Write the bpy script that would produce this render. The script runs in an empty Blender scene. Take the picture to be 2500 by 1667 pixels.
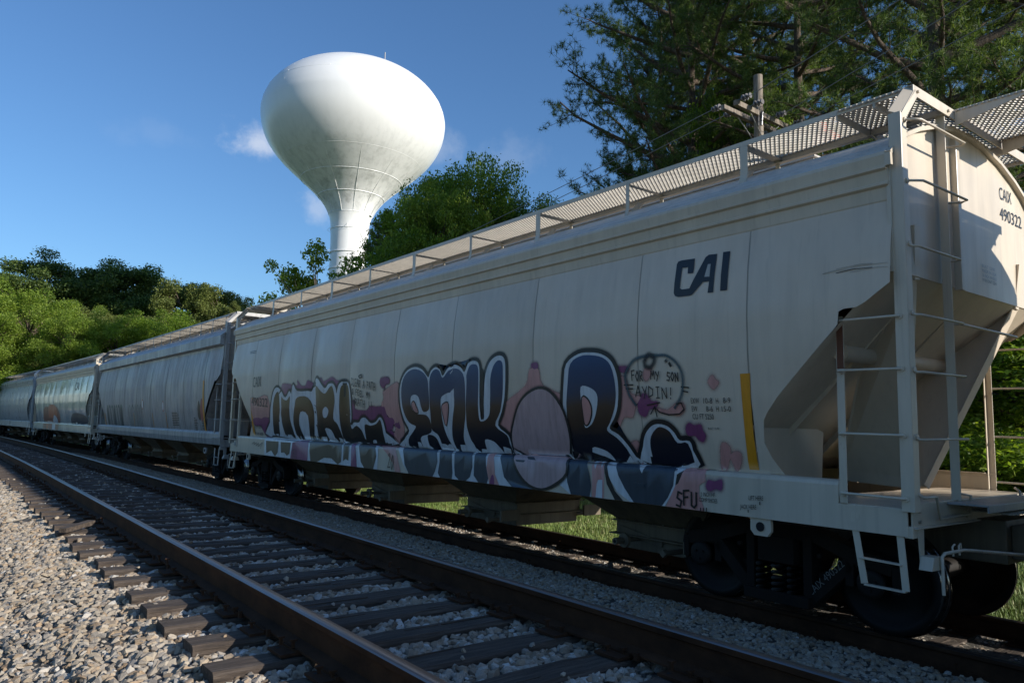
import bpy, bmesh, math, random
import numpy as np
from mathutils import Vector, Matrix
R_ = math.radians
rnd = random.Random(7)
C = bpy.context.scene
# ------------------------------------------------------------------ camera
cam_d = bpy.data.cameras.new('camera'); cam = bpy.data.objects.new('camera', cam_d)
C.collection.objects.link(cam); C.camera = cam
cam_d.sensor_width = 36; cam_d.lens = 26.25; cam_d.clip_start = .05; cam_d.clip_end = 3000
cam.matrix_world = Matrix(((0.79204407, -0.08602428, -0.60437241, 0),
                           (-0.61005934, -0.07550025, -0.78875048, 0),
                           (0.02222142, 0.99342817, -0.11227944, 1.715),
                           (0, 0, 0, 1)))
# ------------------------------------------------------------------ sky and sun
SUN_AZ, SUN_EL = 155.0, 20.3          # azimuth clockwise from +Y (the way the track runs)
w = bpy.data.worlds.new('World'); C.world = w; w.use_nodes = True
nt = w.node_tree; nt.nodes.clear()
sky = nt.nodes.new('ShaderNodeTexSky'); sky.sky_type = 'NISHITA'; sky.sun_disc = False
sky.sun_elevation = R_(SUN_EL); sky.sun_rotation = R_(SUN_AZ)
sky.altitude = 120; sky.air_density = 1.2; sky.dust_density = .6; sky.ozone_density = 7.2
bgn = nt.nodes.new('ShaderNodeBackground'); bgn.inputs[1].default_value = .102
wo = nt.nodes.new('ShaderNodeOutputWorld')
tc = nt.nodes.new('ShaderNodeTexCoord')
def wn(t, **k):
    n = nt.nodes.new(t)
    for a, b in k.items(): setattr(n, a, b)
    return n
# a few small fair-weather clouds low in the sky: soft patches broken up by noise
nz = wn('ShaderNodeTexNoise'); nz.inputs['Scale'].default_value = 26; nz.inputs['Detail'].default_value = 6; nz.inputs['Roughness'].default_value = .6
nt.links.new(tc.outputs['Generated'], nz.inputs['Vector'])
acc = None
for (cx_, cy_, cz_), (sx_, sz_), amt_ in (((.288, .895, .339), (26, 42), .62), ((.364, .892, .269), (34, 50), .34), ((.485, .800, .352), (26, 44), .22), ((.562, .751, .346), (20, 40), .10), ((.177, .927, .331), (20, 60), .05), ((-.70, .62, .30), (9, 24), .5), ((.85, -.2, .42), (8, 20), .5)):
    a1 = wn('ShaderNodeVectorMath', operation='SUBTRACT'); a1.inputs[1].default_value = (cx_, cy_, cz_); nt.links.new(tc.outputs['Generated'], a1.inputs[0])
    a2 = wn('ShaderNodeVectorMath', operation='MULTIPLY'); a2.inputs[1].default_value = (sx_, sx_ * .5, sz_); nt.links.new(a1.outputs[0], a2.inputs[0])
    a3 = wn('ShaderNodeVectorMath', operation='LENGTH'); nt.links.new(a2.outputs[0], a3.inputs[0])
    a4 = wn('ShaderNodeMath', operation='MULTIPLY_ADD'); a4.inputs[1].default_value = 2.6; a4.inputs[2].default_value = -1.3; nt.links.new(nz.outputs[0], a4.inputs[0])
    a5 = wn('ShaderNodeMath', operation='ADD'); nt.links.new(a3.outputs['Value'], a5.inputs[0]); nt.links.new(a4.outputs[0], a5.inputs[1])
    a6 = wn('ShaderNodeMapRange', interpolation_type='SMOOTHSTEP'); a6.inputs[1].default_value = 1.15; a6.inputs[2].default_value = -.1; a6.inputs[3].default_value = 0; a6.inputs[4].default_value = amt_; nt.links.new(a5.outputs[0], a6.inputs[0])
    if acc is None: acc = a6.outputs[0]
    else:
        mm = wn('ShaderNodeMath', operation='MAXIMUM'); nt.links.new(acc, mm.inputs[0]); nt.links.new(a6.outputs[0], mm.inputs[1]); acc = mm.outputs[0]
mxs = wn('ShaderNodeMix', data_type='RGBA'); mxs.inputs[7].default_value = (5.2, 5.5, 6.1, 1)
nt.links.new(acc, mxs.inputs[0])
nt.links.new(sky.outputs[0], mxs.inputs[6]); nt.links.new(mxs.outputs[2], bgn.inputs[0]); nt.links.new(bgn.outputs[0], wo.inputs[0])
sd = bpy.data.lights.new('sun', 'SUN'); sd.energy = 4.1; sd.angle = R_(.53); sd.color = (1, .94, .85)
so = bpy.data.objects.new('sun', sd); C.collection.objects.link(so)
sv = Vector((math.sin(R_(SUN_AZ)) * math.cos(R_(SUN_EL)), math.cos(R_(SUN_AZ)) * math.cos(R_(SUN_EL)), math.sin(R_(SUN_EL))))
so.rotation_euler = sv.to_track_quat('Z', 'Y').to_euler(); so.location = sv * 60
C.view_settings.view_transform = 'Standard'; C.view_settings.look = 'None'
C.view_settings.exposure = 0.60; C.view_settings.gamma = 1; C.view_settings.use_curve_mapping = False
C.render.engine = 'CYCLES'
C.cycles.max_bounces = 6; C.cycles.diffuse_bounces = 3; C.cycles.transparent_max_bounces = 6

# ------------------------------------------------------------------ the lay of the line
BR, BY = 730.0, 15.0
def bend(y):                            # the line curves gently to the left beyond y = 15
    return -(y - BY) ** 2 / (2 * BR) if y > BY else 0.0
def bang(y): return (y - BY) / BR if y > BY else 0.0   # heading, radians to the left
MX, TX = 2.523, 7.48                    # centre lines of the main track and the siding
ZM = .645                               # rail head of the main track (siding rail head = 0)

# ------------------------------------------------------------------ materials
def mat(name, col, rough=.6, metal=0, spec=.5):
    m = bpy.data.materials.new(name); m.use_nodes = True
    b = m.node_tree.nodes['Principled BSDF']
    b.inputs['Base Color'].default_value = (*col, 1); b.inputs['Roughness'].default_value = rough
    b.inputs['Metallic'].default_value = metal; b.inputs['Specular IOR Level'].default_value = spec
    return m
def nd(m, t, **k):
    n = m.node_tree.nodes.new(t)
    for a, b in k.items(): setattr(n, a, b)
    return n
def lk(m, a, b): m.node_tree.links.new(a, b)
def noise(m, scale, stretch=(1, 1, 1), detail=5, rough=.6, coord='Object'):
    t = nd(m, 'ShaderNodeTexCoord'); p = nd(m, 'ShaderNodeMapping'); p.inputs['Scale'].default_value = stretch
    n = nd(m, 'ShaderNodeTexNoise'); n.inputs['Scale'].default_value = scale
    n.inputs['Detail'].default_value = detail; n.inputs['Roughness'].default_value = rough
    lk(m, t.outputs[coord], p.inputs[0]); lk(m, p.outputs[0], n.inputs['Vector']); return n.outputs[0]
def ramp(m, src, stops):
    r = nd(m, 'ShaderNodeValToRGB'); e = r.color_ramp.elements
    while len(e) < len(stops): e.new(.5)
    for i, (p, c) in enumerate(stops): e[i].position = p; e[i].color = (*c, 1) if len(c) == 3 else c
    lk(m, src, r.inputs[0]); return r.outputs[0]
def mixc(m, f, a, b, mode='MIX'):
    n = nd(m, 'ShaderNodeMix', data_type='RGBA', blend_type=mode)
    for i, v in ((0, f), (6, a), (7, b)):
        if hasattr(v, 'is_linked'): lk(m, v, n.inputs[i])
        elif i == 0: n.inputs[0].default_value = v
        else: n.inputs[i].default_value = (*v, 1)
    return n.outputs[2]
def bump(m, src, strength, dist=.01):
    b = nd(m, 'ShaderNodeBump'); b.inputs['Strength'].default_value = strength; b.inputs['Distance'].default_value = dist
    lk(m, src, b.inputs['Height']); lk(m, b.outputs[0], m.node_tree.nodes['Principled BSDF'].inputs['Normal'])
def setc(m, s): lk(m, s, m.node_tree.nodes['Principled BSDF'].inputs['Base Color'])
def setr(m, s): lk(m, s, m.node_tree.nodes['Principled BSDF'].inputs['Roughness'])

def paint(name, col, dirt=(.10, .085, .06), amt=.35, rough=.42, rust=.0, spec=.5):
    """weathered freight-car paint: broad mottling, fine streaks running down, some rust specks"""
    m = mat(name, col, rough, 0, spec)
    s = noise(m, 3.0, (2.2, 2.2, .22), 6, .65)
    f = ramp(m, s, [(.42, (0, 0, 0)), (.80, (amt,) * 3)])
    c = mixc(m, f, col, dirt)
    g = noise(m, 1.1, (1, 1, 1), 4)
    c = mixc(m, .22, c, ramp(m, g, [(.3, (.62, .6, .57)), (.7, (1.12, 1.12, 1.12))]), 'MULTIPLY')
    oi_ = nd(m, 'ShaderNodeObjectInfo'); c = mixc(m, 1.0, c, ramp(m, oi_.outputs['Random'], [(0, (.94, .94, .935)), (1, (1.05, 1.05, 1.05))]), 'MULTIPLY')
    dr = noise(m, 7.5, (2.4, 2.4, .07), 4, .5)                      # thin drips and runs
    c = mixc(m, ramp(m, dr, [(.60, (0, 0, 0)), (.68, (amt * .5,) * 3)]), c, dirt)
    sc_ = noise(m, 3.5, (.25, .22, 5), 6, .65)                      # long shallow scuffs
    c = mixc(m, ramp(m, sc_, [(.64, (0, 0, 0)), (.72, (amt * .45,) * 3)]), c, tuple(min(1, v * 1.25) for v in col))
    if rust:
        k = noise(m, 9, (1, 1, .5), 8, .7)
        c = mixc(m, ramp(m, k, [(.66, (0, 0, 0)), (.72, (rust,) * 3)]), c, (.11, .04, .018))
    setc(m, c)
    setr(m, ramp(m, noise(m, 2.2, (1, 1, .4), 4), [(.3, (rough - .07,) * 3), (.7, (rough + .14,) * 3)]))
    bump(m, noise(m, 60, (1, 1, 1), 2), .06, .004)
    return m
M = {}
M['cream'] = paint('grey_beige_paint', (.61, .53, .42), amt=.22, rough=.36, rust=.35)
M['cream_body'] = paint('side_sheet_paint', (.64, .54, .425), dirt=(.27, .22, .16), amt=.20, rough=.36, rust=.0)
M['cream_sill'] = paint('sill_paint', (.60, .52, .415), amt=.22, rough=.34, rust=.2)
M['roofp'] = paint('roof_paint', (.54, .50, .45), amt=.3, rough=.40)
M['rack'] = paint('grating_paint', (.50, .45, .37), amt=.30, rough=.5, rust=.3)
M['dark_under'] = paint('grimy_underside', (.17, .135, .09), dirt=(.05, .04, .03), amt=.7, rough=.6, rust=.6)
M['grey_body'] = paint('old_grey_paint', (.43, .40, .385), dirt=(.085, .08, .08), amt=.75, rough=.44, rust=.25)
M['silver_body'] = paint('pale_glossy_paint', (.64, .66, .62), dirt=(.22, .22, .18), amt=.35, rough=.13, spec=1.0)
M['blue_body'] = paint('blue_grey_paint', (.40, .44, .46), dirt=(.10, .12, .13), amt=.5, rough=.3)
M['iron'] = paint('grimy_cast_iron', (.016, .013, .011), dirt=(.028, .018, .012), amt=.6, rough=.85, spec=.2)
M['springm'] = paint('dusty_spring_steel', (.06, .055, .05), dirt=(.03, .02, .015), amt=.5, rough=.7)
M['wheel'] = mat('wheel_steel', (.012, .010, .009), .6, 0, .25)
M['tread'] = mat('polished_tread', (.28, .27, .26), .16, 1)
M['galv'] = paint('galvanised_steel', (.33, .33, .33), amt=.4, rough=.4, rust=.3)
M['hole_shade'] = mat('painted_slot_shade', (.01, .01, .01), .9)  # flat dark patches painted for the shade inside holes that are not cut
# spray paints and stencil inks
def spray(name, col, rough=.4):
    m = mat(name, col, rough)
    setc(m, mixc(m, .6, col, ramp(m, noise(m, 4, (3, 3, .35), 7, .7), [(.28, (.55, .54, .53)), (.5, (.98, .98, .98)), (.72, (1.25, 1.25, 1.25))]), 'MULTIPLY'))
    return m
for n_, c_ in dict(pink=(.56, .27, .24), magenta=(.22, .045, .14), black=(.008, .009, .012), white=(.60, .62, .64), slate=(.025, .042, .065),
                   umber=(.06, .048, .036), palepink=(.45, .31, .31), ink=(.006, .007, .009), greypaint=(.43, .40, .35), yellow=(.66, .27, .01),
                   teal=(.03, .075, .09), magdark=(.12, .03, .08), orange=(.45, .11, .05), red=(.30, .05, .05), green=(.07, .14, .12), rustred=(.22, .07, .05)).items():
    M['s_' + n_] = spray('spray_' + n_, c_)
def haze_paint(name, col):
    """overspray: the paint thins out along the vertex attribute 'thin', broken up into speckle"""
    m = mat(name, col, .5); n = m.node_tree; at_ = nd(m, 'ShaderNodeAttribute', attribute_name='thin')
    sp = noise(m, 160, (1, 1, 1), 2, .6); ad = nd(m, 'ShaderNodeMath', operation='MULTIPLY_ADD'); ad.inputs[1].default_value = 1.1; ad.inputs[2].default_value = -.55
    lk(m, sp, ad.inputs[0]); sm_ = nd(m, 'ShaderNodeMath', operation='ADD'); lk(m, at_.outputs['Fac'], sm_.inputs[0]); lk(m, ad.outputs[0], sm_.inputs[1])
    pw = nd(m, 'ShaderNodeMath', operation='MULTIPLY'); lk(m, sm_.outputs[0], pw.inputs[0]); lk(m, at_.outputs['Fac'], pw.inputs[1]); pw.use_clamp = True
    lk(m, pw.outputs[0], n.nodes['Principled BSDF'].inputs['Alpha']); return m
for n_ in ('black', 'pink', 'magenta', 'teal', 'ink'): M['h_' + n_] = haze_paint('overspray_' + n_, tuple(M['s_' + n_].node_tree.nodes['Principled BSDF'].inputs['Base Color'].default_value)[:3])
M['seamc'] = paint('weld_seam_paint', (.44, .385, .31), amt=.3, rough=.4)
def fade(name, stops):
    m = spray(name, (.1, .1, .1), .34)
    t = nd(m, 'ShaderNodeTexCoord'); s = nd(m, 'ShaderNodeSeparateXYZ'); lk(m, t.outputs['Object'], s.inputs[0])
    n = noise(m, 2.5, (1, 1, 1), 4); a = nd(m, 'ShaderNodeMath', operation='MULTIPLY_ADD'); a.inputs[1].default_value = .16
    lk(m, n, a.inputs[0]); lk(m, s.outputs[2], a.inputs[2])
    mr = nd(m, 'ShaderNodeMapRange'); mr.inputs[1].default_value = 1.3; mr.inputs[2].default_value = 2.6
    lk(m, a.outputs[0], mr.inputs[0]); setc(m, ramp(m, mr.outputs[0], stops)); return m
M['s_grad'] = fade('spray_blue_brown_fade', [(.0, (.003, .006, .018)), (.30, (.004, .007, .018)), (.42, (.035, .018, .012)), (.56, (.04, .024, .018)), (.68, (.006, .03, .085)), (1, (.005, .045, .15))])
M['s_gold'] = fade('spray_gold_black_fade', [(.0, (.008, .008, .010)), (.30, (.012, .010, .008)), (.55, (.06, .035, .012)), (1, (.10, .07, .025))])

# ------------------------------------------------------------------ mesh building
class MB:
    """collects shapes into ONE mesh"""
    def __init__(s): s.v = []; s.f = []; s.m = []; s.s = []; s.T = None; s.flip = False
    def _add(s, vs, fs, mi=0, sm=False):
        o = len(s.v)
        if s.T is not None: vs = [s.T @ Vector(p) for p in vs]
        s.v += [tuple(p) for p in vs]
        for f in fs:
            f = [o + i for i in f]
            s.f.append(f[::-1] if s.flip else f); s.m.append(mi); s.s.append(sm)
    def box(s, x0, x1, y0, y1, z0, z1, mi=0):
        v = [(x, y, z) for z in (z0, z1) for y in (y0, y1) for x in (x0, x1)]
        s._add(v, [(0, 2, 3, 1), (4, 5, 7, 6), (0, 1, 5, 4), (2, 6, 7, 3), (0, 4, 6, 2), (1, 3, 7, 5)], mi); return s
    def bar(s, p, q, w, h, up=(0, 0, 1), mi=0):
        p, q = Vector(p), Vector(q); d = (q - p).normalized(); u = Vector(up); a = d.cross(u)
        if a.length < 1e-4: a = d.cross(Vector((1, 0, 0)))
        a.normalize(); b = a.cross(d)
        v = [e + a * (i * w / 2) + b * (j * h / 2) for e in (p, q) for i, j in ((-1, -1), (1, -1), (1, 1), (-1, 1))]
        s._add(v, [(0, 1, 2, 3), (7, 6, 5, 4), (0, 4, 5, 1), (1, 5, 6, 2), (2, 6, 7, 3), (3, 7, 4, 0)], mi); return s
    def tube(s, pts, r, n=8, mi=0, caps=True):
        pts = [Vector(p) for p in pts]; rs = r if isinstance(r, (list, tuple)) else [r] * len(pts)
        v = []; prev = None
        for i, p in enumerate(pts):
            d = (pts[min(i + 1, len(pts) - 1)] - pts[max(i - 1, 0)]).normalized()
            if prev is None:
                a = d.cross(Vector((0, 0, 1)));
                if a.length < .05: a = d.cross(Vector((1, 0, 0)))
            else: a = prev - d * prev.dot(d)
            a.normalize(); prev = a; b = d.cross(a)
            v += [p + (a * math.cos(t) + b * math.sin(t)) * rs[i] for t in (2 * math.pi * k / n for k in range(n))]
        f = []
        for i in range(len(pts) - 1):
            for k in range(n):
                a_, b_ = i * n + k, i * n + (k + 1) % n; f.append((a_, b_, b_ + n, a_ + n))
        s._add(v, f, mi, True)
        if caps: s._add(v[:n], [tuple(range(n))[::-1]], mi); s._add(v[-n:], [tuple(range(n))], mi)
        return s
    def prism(s, pts, ex, mi=0):
        p = [Vector(a) for a in pts]; q = [a + Vector(ex) for a in p]; n = len(p)
        s._add(p + q, [tuple(range(n))[::-1], tuple(range(n, 2 * n))] + [(i, (i + 1) % n, n + (i + 1) % n, n + i) for i in range(n)], mi); return s
    def lathe(s, prof, c, ax='x', n=32, mi=0, mis=None):
        v = []
        for a, r in prof:
            for k in range(n):
                t = 2 * math.pi * k / n; ct, st = r * math.cos(t), r * math.sin(t)
                v.append({'x': (c[0] + a, c[1] + ct, c[2] + st), 'y': (c[0] + st, c[1] + a, c[2] + ct), 'z': (c[0] + ct, c[1] + st, c[2] + a)}[ax])
        for i in range(len(prof) - 1):
            s._add(v, [], mi); break
        o = len(s.v) - len(v)
        for i in range(len(prof) - 1):
            for k in range(n):
                a_, b_ = i * n + k, i * n + (k + 1) % n
                f = [o + a_, o + b_, o + b_ + n, o + a_ + n]; s.f.append(f[::-1] if s.flip else f); s.m.append((mis[i] if mis else mi)); s.s.append(True)
        return s
    def loft(s, rows, mi=0, sm=True):
        """rows of equal point counts -> quads"""
        n = len(rows[0]); v = [p for r in rows for p in r]; f = []
        for i in range(len(rows) - 1):
            for k in range(n - 1): f.append((i * n + k, i * n + k + 1, (i + 1) * n + k + 1, (i + 1) * n + k))
        s._add(v, f, mi, sm); return s
    def mesh(s, name, mats):
        me = bpy.data.meshes.new(name); me.from_pydata(s.v, [], s.f)
        for m_ in (mats if isinstance(mats, (list, tuple)) else [mats]): me.materials.append(m_)
        me.polygons.foreach_set('material_index', s.m); me.polygons.foreach_set('use_smooth', s.s); me.update(); return me
    def build(s, name, mats, parent=None, bevel=0, **k):
        o = link(name, s.mesh(name, mats), parent)
        if bevel:
            b = o.modifiers.new('bevel', 'BEVEL'); b.width = bevel; b.segments = 2; b.limit_method = 'ANGLE'; b.angle_limit = R_(40); b.harden_normals = False
        for a, b in k.items(): o[a] = b
        return o
def link(name, me, parent=None):
    o = bpy.data.objects.new(name, me); C.collection.objects.link(o)
    if parent is not None: o.parent = parent
    return o
def tag(o, label=None, cat=None, group=None, kind=None):
    if label: o['label'] = label
    if cat: o['category'] = cat
    if group: o['group'] = group
    if kind: o['kind'] = kind
    return o
def empty(name, loc=(0, 0, 0), rz=0):
    o = bpy.data.objects.new(name, None); C.collection.objects.link(o); o.location = loc; o.rotation_euler = (0, 0, rz); o.empty_display_size = .3; return o
def npmesh(name, V, F, mats, smooth=False, mi=None):
    """numpy arrays -> mesh (all faces same corner count)"""
    V = np.asarray(V, 'f4'); F = np.asarray(F, 'i4'); k = F.shape[1]
    me = bpy.data.meshes.new(name); me.vertices.add(len(V)); me.vertices.foreach_set('co', V.ravel())
    me.loops.add(F.size); me.loops.foreach_set('vertex_index', F.ravel())
    me.polygons.add(len(F)); me.polygons.foreach_set('loop_start', np.arange(0, F.size, k, dtype='i4')); me.polygons.foreach_set('loop_total', np.full(len(F), k, 'i4'))
    if mi is not None: me.polygons.foreach_set('material_index', np.asarray(mi, 'i4'))
    me.polygons.foreach_set('use_smooth', np.full(len(F), smooth))
    for m_ in (mats if isinstance(mats, (list, tuple)) else [mats]): me.materials.append(m_)
    me.update(calc_edges=True); me.validate(); return me

# ================================================================== THE GROUND
GP = [(-60, -.55), (-21, -.52), (-8, -.5), (-3, -.48), (-1.6, -.42), (-.7, -.22), (.2, .10), (.8, .29), (1.1, .345), (1.23, .358), (1.45, .385), (3.7, .39), (4.05, .36), (4.5, .12),
      (4.9, -.06), (5.35, -.15), (6.0, -.165), (6.5, -.17), (6.85, -.215), (9.0, -.235), (9.4, -.30), (10.0, -.42), (14, -.5), (60, -.5)]
def gz(x): return float(np.interp(x, [p[0] for p in GP], [p[1] for p in GP]))
gm = mat('bounce_gravel', (.2, .19, .17), .95)  # unseen gravel road, coloured pale and warm to bounce light onto the cars
setc(gm, ramp(gm, noise(gm, 22, (1, 1, 1), 6, .75), [(.3, (.40, .31, .20)), (.5, (.56, .455, .32)), (.7, (.66, .55, .41))]))
bump(gm, noise(gm, 26, (1, 1, 1), 5, .7), 1.0, .05)
gdk = mat('ballast_gap_shade', (.1, .09, .08), .95)  # bed between the stones; the shade of the gaps is in its colour
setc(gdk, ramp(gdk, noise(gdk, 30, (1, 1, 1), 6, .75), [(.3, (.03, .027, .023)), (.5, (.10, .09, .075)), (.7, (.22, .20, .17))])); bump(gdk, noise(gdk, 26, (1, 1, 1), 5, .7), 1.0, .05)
grm = mat('grassy_earth', (.05, .08, .02), .95)
setc(grm, ramp(grm, noise(grm, 1.3, (1, 1, 1), 8, .7), [(.3, (.04, .065, .014)), (.55, (.075, .12, .022)), (.75, (.13, .15, .05))]))
bump(grm, noise(grm, 30, (1, 1, 1), 4, .7), .8, .04)
xs = sorted(set([p[0] for p in GP] + list(np.arange(-3, 10.2, .25))))
ys = list(np.arange(-12, 30, 1.0)) + list(np.arange(30, 150, 4.0))
def shx(x, y): return x + bend(y)
V = [(shx(x, y), y, gz(x)) for y in ys for x in xs]; nx = len(xs); F = []; MI = []
for j in range(len(ys) - 1):
    for i in range(nx - 1):
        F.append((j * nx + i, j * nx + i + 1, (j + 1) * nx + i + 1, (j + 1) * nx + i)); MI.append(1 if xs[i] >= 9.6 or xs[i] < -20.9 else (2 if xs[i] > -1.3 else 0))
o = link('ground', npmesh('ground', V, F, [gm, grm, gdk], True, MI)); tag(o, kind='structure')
b = MB()
b.box(-900, 900, -900, 1500, -1.2, -.62)
far = b.build('terrain', grm); tag(far, kind='structure')

# ---- ballast stones (loose stone nobody could count): real rock shapes scattered by geometry nodes
stm = mat('crushed_stone', (.3, .28, .25), .9)
oi = nd(stm, 'ShaderNodeObjectInfo')
rc = ramp(stm, oi.outputs['Random'], [(0, (.24, .165, .10)), (.14, (.41, .335, .24)), (.36, (.32, .275, .22)), (.55, (.48, .415, .33)), (.70, (.36, .25, .15)), (.80, (.25, .23, .205)), (.93, (.39, .335, .26)), (1, (.58, .54, .48))])
gg = noise(stm, 18, (1, 1, 1), 5, .7)
setc(stm, mixc(stm, .55, rc, ramp(stm, gg, [(.3, (.55, .53, .5)), (.7, (1.25, 1.25, 1.25))]), 'MULTIPLY'))
bump(stm, noise(stm, 45, (1, 1, 1), 4, .7), .5, .01)
dust = mat('rusty_stone', (.2, .15, .11), .92)
oi2 = nd(dust, 'ShaderNodeObjectInfo')
setc(dust, mixc(dust, .6, ramp(dust, oi2.outputs['Random'], [(0, (.17, .12, .08)), (.2, (.33, .265, .195)), (.5, (.42, .37, .31)), (.7, (.34, .25, .165)), (.88, (.48, .45, .40)), (1, (.62, .60, .57))]), ramp(dust, noise(dust, 18, (1, 1, 1), 5, .7), [(.3, (.5, .48, .45)), (.7, (1.3, 1.3, 1.3))]), 'MULTIPLY'))
bump(dust, noise(dust, 45, (1, 1, 1), 4, .7), .5, .01)
def rocks(material, nm):
    col = bpy.data.collections.new(nm)
    for k in range(9):
        bm = bmesh.new(); r2 = random.Random(k * 7 + 3)
        pts = []
        for _ in range(15):
            v = Vector((r2.gauss(0, 1), r2.gauss(0, 1), r2.gauss(0, 1))).normalized()
            pts.append(Vector((v.x * r2.uniform(.75, 1.05), v.y * r2.uniform(.6, .95), v.z * r2.uniform(.5, .75))))
        for p in pts: bm.verts.new(p * .5)
        bmesh.ops.convex_hull(bm, input=bm.verts); bmesh.ops.delete(bm, geom=[v for v in bm.verts if not v.link_faces], context='VERTS')
        me = bpy.data.meshes.new('stone'); bm.to_mesh(me); bm.free(); me.materials.append(material)
        o = bpy.data.objects.new('stone', me); col.objects.link(o)
    return col
rk = rocks(stm, 'stones'); rk2 = rocks(dust, 'rusty_stones')
def scatter(name, me, coll, density, smin, smax, seed, mats, tilt=True, lift=0.0):
    """geometry-node scatter over a patch of ground; the patch itself is dropped from the result"""
    ob = link(name, me); md = ob.modifiers.new('scatter', 'NODES')
    g = bpy.data.node_groups.new(name, 'GeometryNodeTree'); md.node_group = g
    g.interface.new_socket('Geometry', in_out='INPUT', socket_type='NodeSocketGeometry'); g.interface.new_socket('Geometry', in_out='OUTPUT', socket_type='NodeSocketGeometry')
    N = g.nodes.new; L = g.links.new
    gi = N('NodeGroupInput'); go = N('NodeGroupOutput')
    dp = N('GeometryNodeDistributePointsOnFaces'); dp.inputs['Density'].default_value = density; dp.inputs['Seed'].default_value = seed
    ci = N('GeometryNodeCollectionInfo'); ci.inputs[0].default_value = coll; ci.inputs['Separate Children'].default_value = True; ci.inputs['Reset Children'].default_value = True
    ip = N('GeometryNodeInstanceOnPoints'); ip.inputs['Pick Instance'].default_value = True
    rr = N('FunctionNodeRandomValue'); rr.data_type = 'FLOAT_VECTOR'
    rr.inputs[0].default_value = (-.5, -.5, 0) if tilt else (-.2, -.2, 0); rr.inputs[1].default_value = (.5, .5, 6.28) if tilt else (.2, .2, 6.28); rr.inputs['Seed'].default_value = seed + 1
    rs = N('FunctionNodeRandomValue'); rs.data_type = 'FLOAT'; rs.inputs[2].default_value = smin; rs.inputs[3].default_value = smax; rs.inputs['Seed'].default_value = seed + 2
    L(gi.outputs[0], dp.inputs[0]); L(dp.outputs[0], ip.inputs['Points']); L(ci.outputs[0], ip.inputs['Instance'])
    L(rr.outputs[0], ip.inputs['Rotation']); L(rs.outputs[1], ip.inputs['Scale']); L(ip.outputs[0], go.inputs[0])
    return ob
def patch(x0, x1, y0, y1, dz, step=.1, jag=.012, extra=None):
    xs_ = list(np.arange(x0, x1 + 1e-6, step)); dy = .35; ys_ = list(np.arange(y0, y1 + 1e-6, dy)); V = []; F = []
    for y in ys_:
        for x in xs_: V.append((shx(x, y), y, gz(x) + dz + rnd.uniform(-jag, jag) + (extra(x, y) if extra else 0)))
    n = len(xs_)
    for j in range(len(ys_) - 1):
        for i in range(n - 1): F.append((j * n + i, j * n + i + 1, (j + 1) * n + i + 1, (j + 1) * n + i))
    return npmesh('patch', V, F, [stm])
def stones(label_, x0, x1, y0, y1, dens, s0, s1, seed, coll=rk, dz=.0, jag=.015):
    o = scatter('ballast_stones', patch(x0, x1, y0, y1, dz, jag=jag), coll, dens, s0, s1, seed, None); tag(o, label_, 'ballast', kind='stuff')
# shoulder in the sun, cribs of the main track, slope between the tracks, siding bed
stones('crushed stone of the sunlit ballast shoulder at the lower left', -.9, 1.30, 1.2, 12, 720, .042, .108, 1)
stones('crushed stone of the ballast shoulder farther along', -.3, 1.30, 12, 34, 460, .06, .13, 2)
stones('crushed stone between the ties of the main track, near part', 1.30, 3.75, .6, 13, 700, .048, .10, 3, rk2, .000)
stones('crushed stone between the ties of the main track, far part', 1.3, 3.75, 13, 24, 950, .045, .085, 4, rk2, .006)
stones('crushed stone between the ties of the main track, distant part', 1.3, 3.75, 24, 50, 420, .06, .11, 14, rk2, .004)
stones('grey crushed stone on the slope between the two tracks', 3.75, 6.72, .3, 18, 640, .048, .095, 5)
stones('grey crushed stone farther along between the two tracks', 3.75, 6.7, 18, 45, 480, .05, .085, 6)
stones('stained crushed stone of the siding bed under the train', 6.7, 9.4, -.5, 24, 520, .035, .075, 7, rk2, -.012)
stones('stained crushed stone of the siding bed farther along', 6.7, 9.2, 24, 48, 160, .05, .10, 8, rk2, -.012)
# a few stones kicked up on top of the ties
o = scatter('ballast_stones', patch(1.3, 3.8, 1, 20, .055, jag=.0), rk, 3.5, .035, .07, 21, None); tag(o, 'loose stones lying on top of the main track ties', 'ballast', kind='stuff')

# ---- grass beyond the siding
gsm = mat('grass_blades', (.10, .17, .03), .6)
o2 = nd(gsm, 'ShaderNodeObjectInfo')
setc(gsm, ramp(gsm, o2.outputs['Random'], [(0, (.075, .12, .02)), (.5, (.13, .20, .035)), (.85, (.20, .24, .06)), (1, (.28, .25, .12))]))
gsm.node_tree.nodes['Principled BSDF'].inputs['Subsurface Weight'].default_value = 0
gc = bpy.data.collections.new('grass_tufts')
for k in range(5):
    b = MB(); r2 = random.Random(k)
    for _ in range(16):
        a = r2.uniform(0, 6.28); px, py = r2.gauss(0, .05), r2.gauss(0, .05); hh = r2.uniform(.05, .13); ln = r2.uniform(.01, .06); wd = .006
        ca, sa = math.cos(a), math.sin(a)
        b._add([(px - sa * wd, py + ca * wd, 0), (px + sa * wd, py - ca * wd, 0), (px + ca * ln * .4 + sa * wd * .7, py + sa * ln * .4 - ca * wd * .7, hh * .6), (px + ca * ln * .4 - sa * wd * .7, py + sa * ln * .4 + ca * wd * .7, hh * .6), (px + ca * ln, py + sa * ln, hh)], [(0, 1, 2, 3), (3, 2, 4)])
    o = bpy.data.objects.new('tuft', b.mesh('tuft', gsm)); gc.objects.link(o)
o = scatter('grass', patch(9.5, 15.5, 1, 24, .0, step=.5, jag=.02), gc, 95, .7, 1.5, 31, None, tilt=False); tag(o, 'short sunlit grass beyond the siding, seen under the hopper car', 'grass', kind='stuff')
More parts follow.
